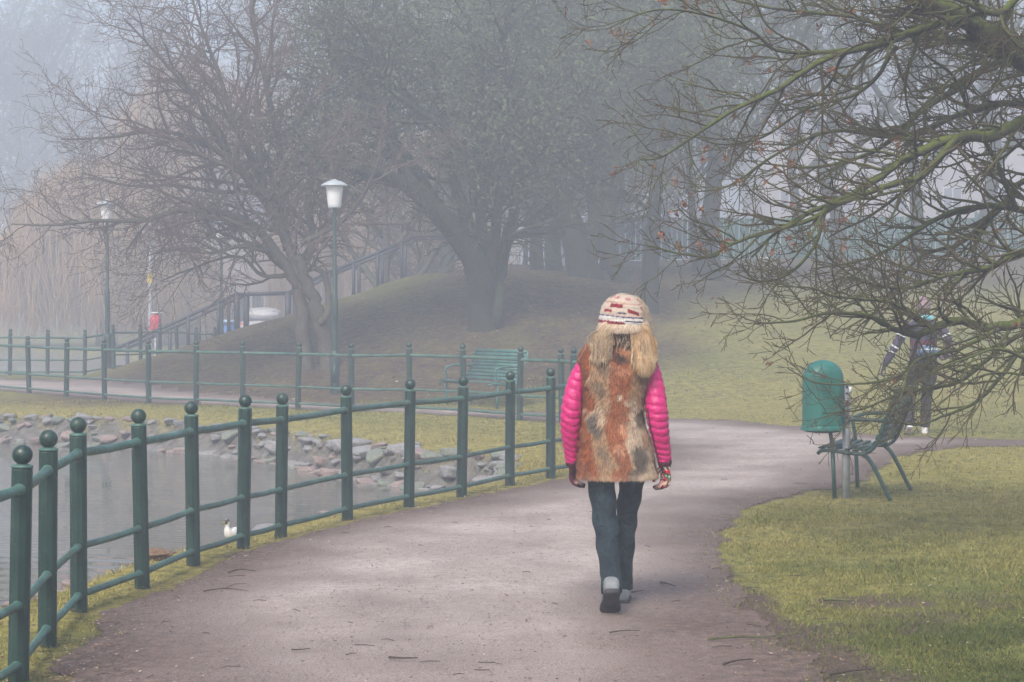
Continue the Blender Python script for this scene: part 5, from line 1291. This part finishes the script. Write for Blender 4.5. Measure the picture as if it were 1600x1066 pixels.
    g = Geo(); g.sweep([Vector((.095 * math.cos(a), .085 * math.sin(a), 1.435 + .012 * math.sin(3 * a))) for a in np.linspace(0, 2 * PI, 30)], [.030] * 30, n=10, up=(0, 0, 1), cap=False, ripple=lambda t, a: 1 + .15 * math.sin(5 * a + 60 * t)); g.build('scarf', M['teal'], root)
    g = Geo(); sw(g, [(0, .0, 1.545, .083, .100), (0, .0, 1.60, .086, .104), (0, .0, 1.655, .074, .09), (0, 0, 1.70, .04, .05), (0, 0, 1.71, .006, .008)], 22, 24, up=(0, 1, 0)); g.build('beanie', M['beanie'], root)
    g = Geo(); g.ball((0, -.045, 1.53), (.066, .06, .085), 18, 12); g.build('hair', M['hair_dark'], root)
    shoe(root, (-.215, -.275, .11), (-.22, -.08, -.002), M['trousers'], M['shoe_white']); shoe(root, (.035, .08, .012), (.085, .33, .012), M['shoe_white'], M['shoe_white'])
walker()

# ------------------------------------------------------------------ ducks
M['duck_white'] = simple('white_plumage', (.74, .73, .70), (.55, .54, .52), 20, .8); M['duck_dark'] = simple('dark_plumage', (.030, .045, .042), (.06, .05, .045), 30, .6)
M['duck_brown'] = simple('brown_plumage', (.20, .125, .07), (.08, .05, .03), 40, .8, detail=2); M['bill'] = simple('bill', (.45, .33, .06), rough=.5)
def duck(loc, rz, label, bm_, wing, hd, head_up=.0):
    root = empty('duck', loc, rz, label, 'duck')
    g = Geo(); B_ = [(0, -.21, .10, .006, .004), (0, -.17, .085, .035, .022), (0, -.08, .07, .075, .058), (0, .02, .065, .085, .070), (0, .10, .08, .068, .065), (0, .14, .12, .040, .046), (0, .145, .17, .027, .030), (0, .15, .215 + head_up, .030, .034), (0, .165, .245 + head_up, .020, .020), (0, .17, .258 + head_up, .004, .004)]
    sw(g, B_, 18, 50, up=(1, 0, 0)); g.build('body', bm_, root)
    root.scale = (.62, .62, .62)
    for s in (-1, 1):
        g = Geo(); sw(g, [(s * .05, -.20, .105, .005, .01), (s * .07, -.12, .095, .016, .036), (s * .082, -.02, .085, .018, .045), (s * .070, .07, .085, .006, .03)], 12, 24, up=(1, 0, 0)); g.build('wing', wing, root)
        g = Geo(); g.tubes([([Vector((s * .03, .0, .03)), Vector((s * .03, .0, -.04)), Vector((s * .03, .05, -.045))], [.006, .005, .004], 0, 0)], 8, attname=None); g.build('leg', M['bill'], root)
    g = Geo(); g.ball((0, .155, .225 + head_up), (.031, .040, .034), 16, 12); hd_ = g.build('head', hd, root)
    g = Geo(); sw(g, [(0, .18, .22 + head_up, .014, .012), (0, .21, .214 + head_up, .013, .006), (0, .235, .212 + head_up, .006, .003)], 10, 10, up=(1, 0, 0)); g.build('bill', M['bill'], hd_)
duck((-1.99, 14.3, hz(-1.99, 14.3) + .02), R(148), 'white and dark duck standing on the grass bank behind the railing', M['duck_white'], M['duck_dark'], M['duck_dark'])
duck((-2.28, 12.75, hz(-2.28, 12.75) - .01), R(60), 'brown duck crouching on the stones at the water, behind a railing post', M['duck_brown'], M['duck_brown'], M['duck_brown'], -.05)

# ------------------------------------------------------------------ grass, fallen leaves and sticks
def grass():
    rs = np.random.RandomState(9)
    def blades(n, d0, d1, u0, u1, hmul=1.0, near_pond=None):
        e = rs.uniform(0, 1, n); d = 1 / (1 / d0 + e * (1 / d1 - 1 / d0)); X = rs.uniform(u0, u1, n) * d
        sp = sdpoly(X, d, PATH) + (fbm(X, d, .5, 21, 4) - .5) * .22; s1 = sdpoly(X, d, POND)
        n2 = fbm(X, d, .9, 51, 3)
        wd = sstep(.2, 1.0, X) * sstep(12.2, 9.5, d); pr = np.maximum(sstep(-.02, .20 + .5 * wd, sp + (n2 - .5) * (.3 + .5 * wd)), .10 * sstep(-.22, -.05, sp)) * (s1 > .16)
        wx = np.exp(-(((X - 2.25) / .55)**2 + ((d - 10.6) / .55)**2)); pr = pr * (1 - .8 * wx * sstep(.35, .6, n2))
        pr = pr * (.35 + .65 * sstep(.35, .6, fbm(X, d, .35, 61, 2))) * (1 - .6 * sstep(12, 10, d) * sstep(.5, .62, fbm(X, d, .6, 91, 3)))
        k = rs.uniform(0, 1, n) < pr; X = X[k]; d = d[k]; m_ = len(X)
        z = height(X, d) - .004
        hh = rs.uniform(.010, .034, m_) * hmul * (.7 + .7 * fbm(X, d, .5, 71, 2)); 
        s1 = s1[k]; hh *= 1 + .8 * sstep(.8, .3, s1)
        w = (.0012 + .00016 * d) * rs.uniform(.7, 1.4, m_); a = rs.uniform(0, 2 * PI, m_); lean = rs.normal(0, .7, (m_, 2)) * hh[:, None]
        bx = np.cos(a) * w; by = np.sin(a) * w
        v = np.stack([np.stack([X - bx, d - by, z], 1), np.stack([X + bx, d + by, z], 1), np.stack([X + lean[:, 0], d + lean[:, 1], z + hh], 1)], 1).reshape(-1, 3)
        n1 = fbm(X, d, 3.5, 41, 3); yel = np.clip(.30 + .9 * (n1 - .35) + .5 * sstep(2.2, .8, s1) + .25 * sstep(10, 14, d) * sstep(40, 20, d) - .25 * sstep(11.5, 9, d), 0, 1) + rs.normal(0, .22, m_) + (fbm(X, d, .6, 81) - .5) * .8
        yel = np.clip(yel, 0, 1)
        g1 = np.array([.062, .085, .016]); g2 = np.array([.16, .165, .036]); g3 = np.array([.33, .28, .085])
        c = np.where(yel[:, None] < .5, g1 + (g2 - g1) * yel[:, None] * 2, g2 + (g3 - g2) * (yel[:, None] - .5) * 2) * rs.uniform(.7, 1.25, (m_, 1))
        return v, np.arange(m_ * 3).reshape(-1, 3), np.repeat(c, 3, axis=0)
    g = Geo()
    for args in ((230000, 7.5, 17.5, .08, .32), (60000, 7, 20, -.32, -.0), (90000, 17.5, 34, .0, .33), (80000, 19.5, 33, -.3, .04)):
        v, t, c = blades(*args); g.add(v, None, t, hue=c)
    m = NT('grass_blades'); m.col(m.attr('hue', True)).rough(.8, .15)
    o = g.build('grass', m.m, smooth=False); o['kind'] = 'stuff'
grass()
def litter():
    rs = np.random.RandomState(12); g = Geo()
    for n, d0, d1, u0, u1, s in ((12000, 7.5, 19.5, -.27, .02, .011), (9000, 7.5, 19, -.27, .3, .012), (1500, 19, 34, -.1, .3, .022), (5200, 31, 50, -.16, .12, .036), (2200, 40, 60, .05, .25, .045)):
        e = rs.uniform(0, 1, n); d = 1 / (1 / d0 + e * (1 / d1 - 1 / d0)); X = rs.uniform(u0, u1, n) * d
        sp = sdpoly(X, d, PATH); s1 = sdpoly(X, d, POND)
        pr = np.where(sp < 0, .12 + .88 * sstep(-.45, -.05, sp), .5 + .5 * sstep(.5, .0, sp)) * (s1 > .1)
        k = rs.uniform(0, 1, n) < pr; X, d = X[k], d[k]; m_ = len(X); z = height(X, d) + .008 + rs.uniform(0, .012, m_)
        a = rs.uniform(0, 2 * PI, m_); sz = s * rs.uniform(.4, 1.1, m_); c_, s_ = np.cos(a) * sz, np.sin(a) * sz; t = rs.uniform(-.5, .5, (m_, 2)) * sz[:, None]
        v = np.stack([np.stack([X - c_, d - s_, z + abs(t[:, 0])], 1), np.stack([X + s_ * .5, d - c_ * .5, z], 1), np.stack([X + c_, d + s_, z + abs(t[:, 1]) * 1.2], 1), np.stack([X - s_ * .5, d + c_ * .5, z + .2 * sz], 1)], 1).reshape(-1, 3)
        hue = np.array([[.16, .095, .05], [.09, .055, .035], [.26, .17, .10], [.42, .34, .27], [.055, .035, .025]])[rs.choice(5, m_, p=[.3, .25, .2, .1, .15])]
        g.add(v, np.arange(m_ * 4).reshape(-1, 4), hue=np.repeat(hue, 4, axis=0))
    # crumbs of twig scattered on the path
    r = random.Random(3)
    T = []
    for k in range(100):
        d = 1 / r.uniform(1 / 20, 1 / 8); X = r.uniform(-.26, .25) * d
        if sdpoly(np.array([X]), np.array([d]), PATH)[0] > .5 or sdpoly(np.array([X]), np.array([d]), POND)[0] < .3: continue
        a = r.gauss(0, .9) + (PI if r.random() < .5 else 0); L = r.uniform(.02, .075); z = hz(X, d) + .009; b = a + r.gauss(0, .5)
        T.append(([Vector((X, d, z)), Vector((X + math.cos(a) * L, d + math.sin(a) * L, z + .004)), Vector((X + math.cos(a) * L + math.cos(b) * L * .7, d + math.sin(a) * L + math.sin(b) * L * .7, z))], [.0016, .002, .001], 0, 1))
    g.tubes(T, 4, cap=False, attname=None); g.att['hue'][-1] = np.tile([.045, .03, .022], (len(g.v[-1]), 1)) if len(g.att['hue']) == len(g.v) else g.att['hue'][-1]
    o = g.build('leaf_litter', M['fur'], smooth=False); o['kind'] = 'stuff'
litter()
M['stick'] = simple('stick_bark', (.075, .055, .035), (.03, .022, .018), 30, .9, .4); M['stick_mossy'] = simple('mossy_stick_bark', (.11, .13, .035), (.045, .035, .02), 14, .9, .4)
def stick(L, r0, label, mat='stick', side=None):
    P_ = [on(a, b) for a, b in L]; P_ = [Vector((p.x, p.y, hz(p.x, p.y) + .010 + r0 + .006 * (i % 2))) for i, p in enumerate(P_)]; b = P_[0].copy()
    sp = smooth_line([p - b for p in P_], 4); g = Geo(); rr_ = list(np.linspace(r0, r0 * .4, len(sp))); T = [(sp, rr_, 0, 1)]
    for k in (side or ()):
        p = sp[int(k * (len(sp) - 1))]; T.append(([p, p + Vector((.05, .09, .012)), p + Vector((.11, .13, .01))], [r0 * .5, r0 * .4, r0 * .2], 0, 1))
    g.tubes(T, 7, attname=None); o = g.build('fallen_twig', M[mat]); o.location = b; tag(o, label, 'twig')
stick([(1106,1006),(1150,1004),(1200,1001),(1255,996)], .006, 'long mossy twig lying across the path edge at lower right', 'stick_mossy', (.75,))
stick([(1288,938),(1310,941),(1335,941)], .011, 'short thick mossy stick on the right lawn, right of the path bend', 'stick_mossy')
stick([(1130,1043),(1150,1040),(1176,1036)], .006, 'short dark twig on the path below the long mossy twig')
stick([(1298,1060),(1330,1057),(1366,1052)], .007, 'dark twig on the bare soil at the bottom right')
stick([(608,1031),(628,1034),(652,1032)], .006, 'dark twig near the bottom middle of the path')
stick([(456,1018),(470,1020),(486,1016)], .004, 'small dark twig at the lower left of the path')
stick([(357,893),(375,890),(400,891)], .006, 'dark twig close to the railing posts on the left path edge')
stick([(318,927),(350,925),(388,928)], .004, 'thin twig on the path, a little in from the left railing', side=(.5,))
stick([(1032,914),(1042,917),(1056,920)], .006, 'dark twig on the path right of the walking person')
stick([(952,995),(975,994),(1000,992)], .004, 'thin pale twig on the path below the walking person')
stick([(985,930),(994,931),(1006,927)], .006, 'dark twig just behind the heels of the walking person')
# ------------------------------------------------------------------ haze
def haze():
    x0, x1, y0, y1, z0, z1 = -700, 700, -60, 300, -2.3, 27.0
    g = Geo(); g.box(((x0 + x1) / 2, (y0 + y1) / 2, (z0 + z1) / 2), (x1 - x0, y1 - y0, z1 - z0))
    m = bpy.data.materials.new('haze'); m.use_nodes = True; t = m.node_tree; t.nodes.clear()
    v = t.nodes.new('ShaderNodeVolumePrincipled'); v.inputs['Color'].default_value = (*HAZE_COLOR, 1); v.inputs['Density'].default_value = HAZE_DENSITY
    o = t.nodes.new('ShaderNodeOutputMaterial'); t.links.new(v.outputs[0], o.inputs['Volume'])
    ob = g.build('haze', m, smooth=False); ob['kind'] = 'stuff'
haze()
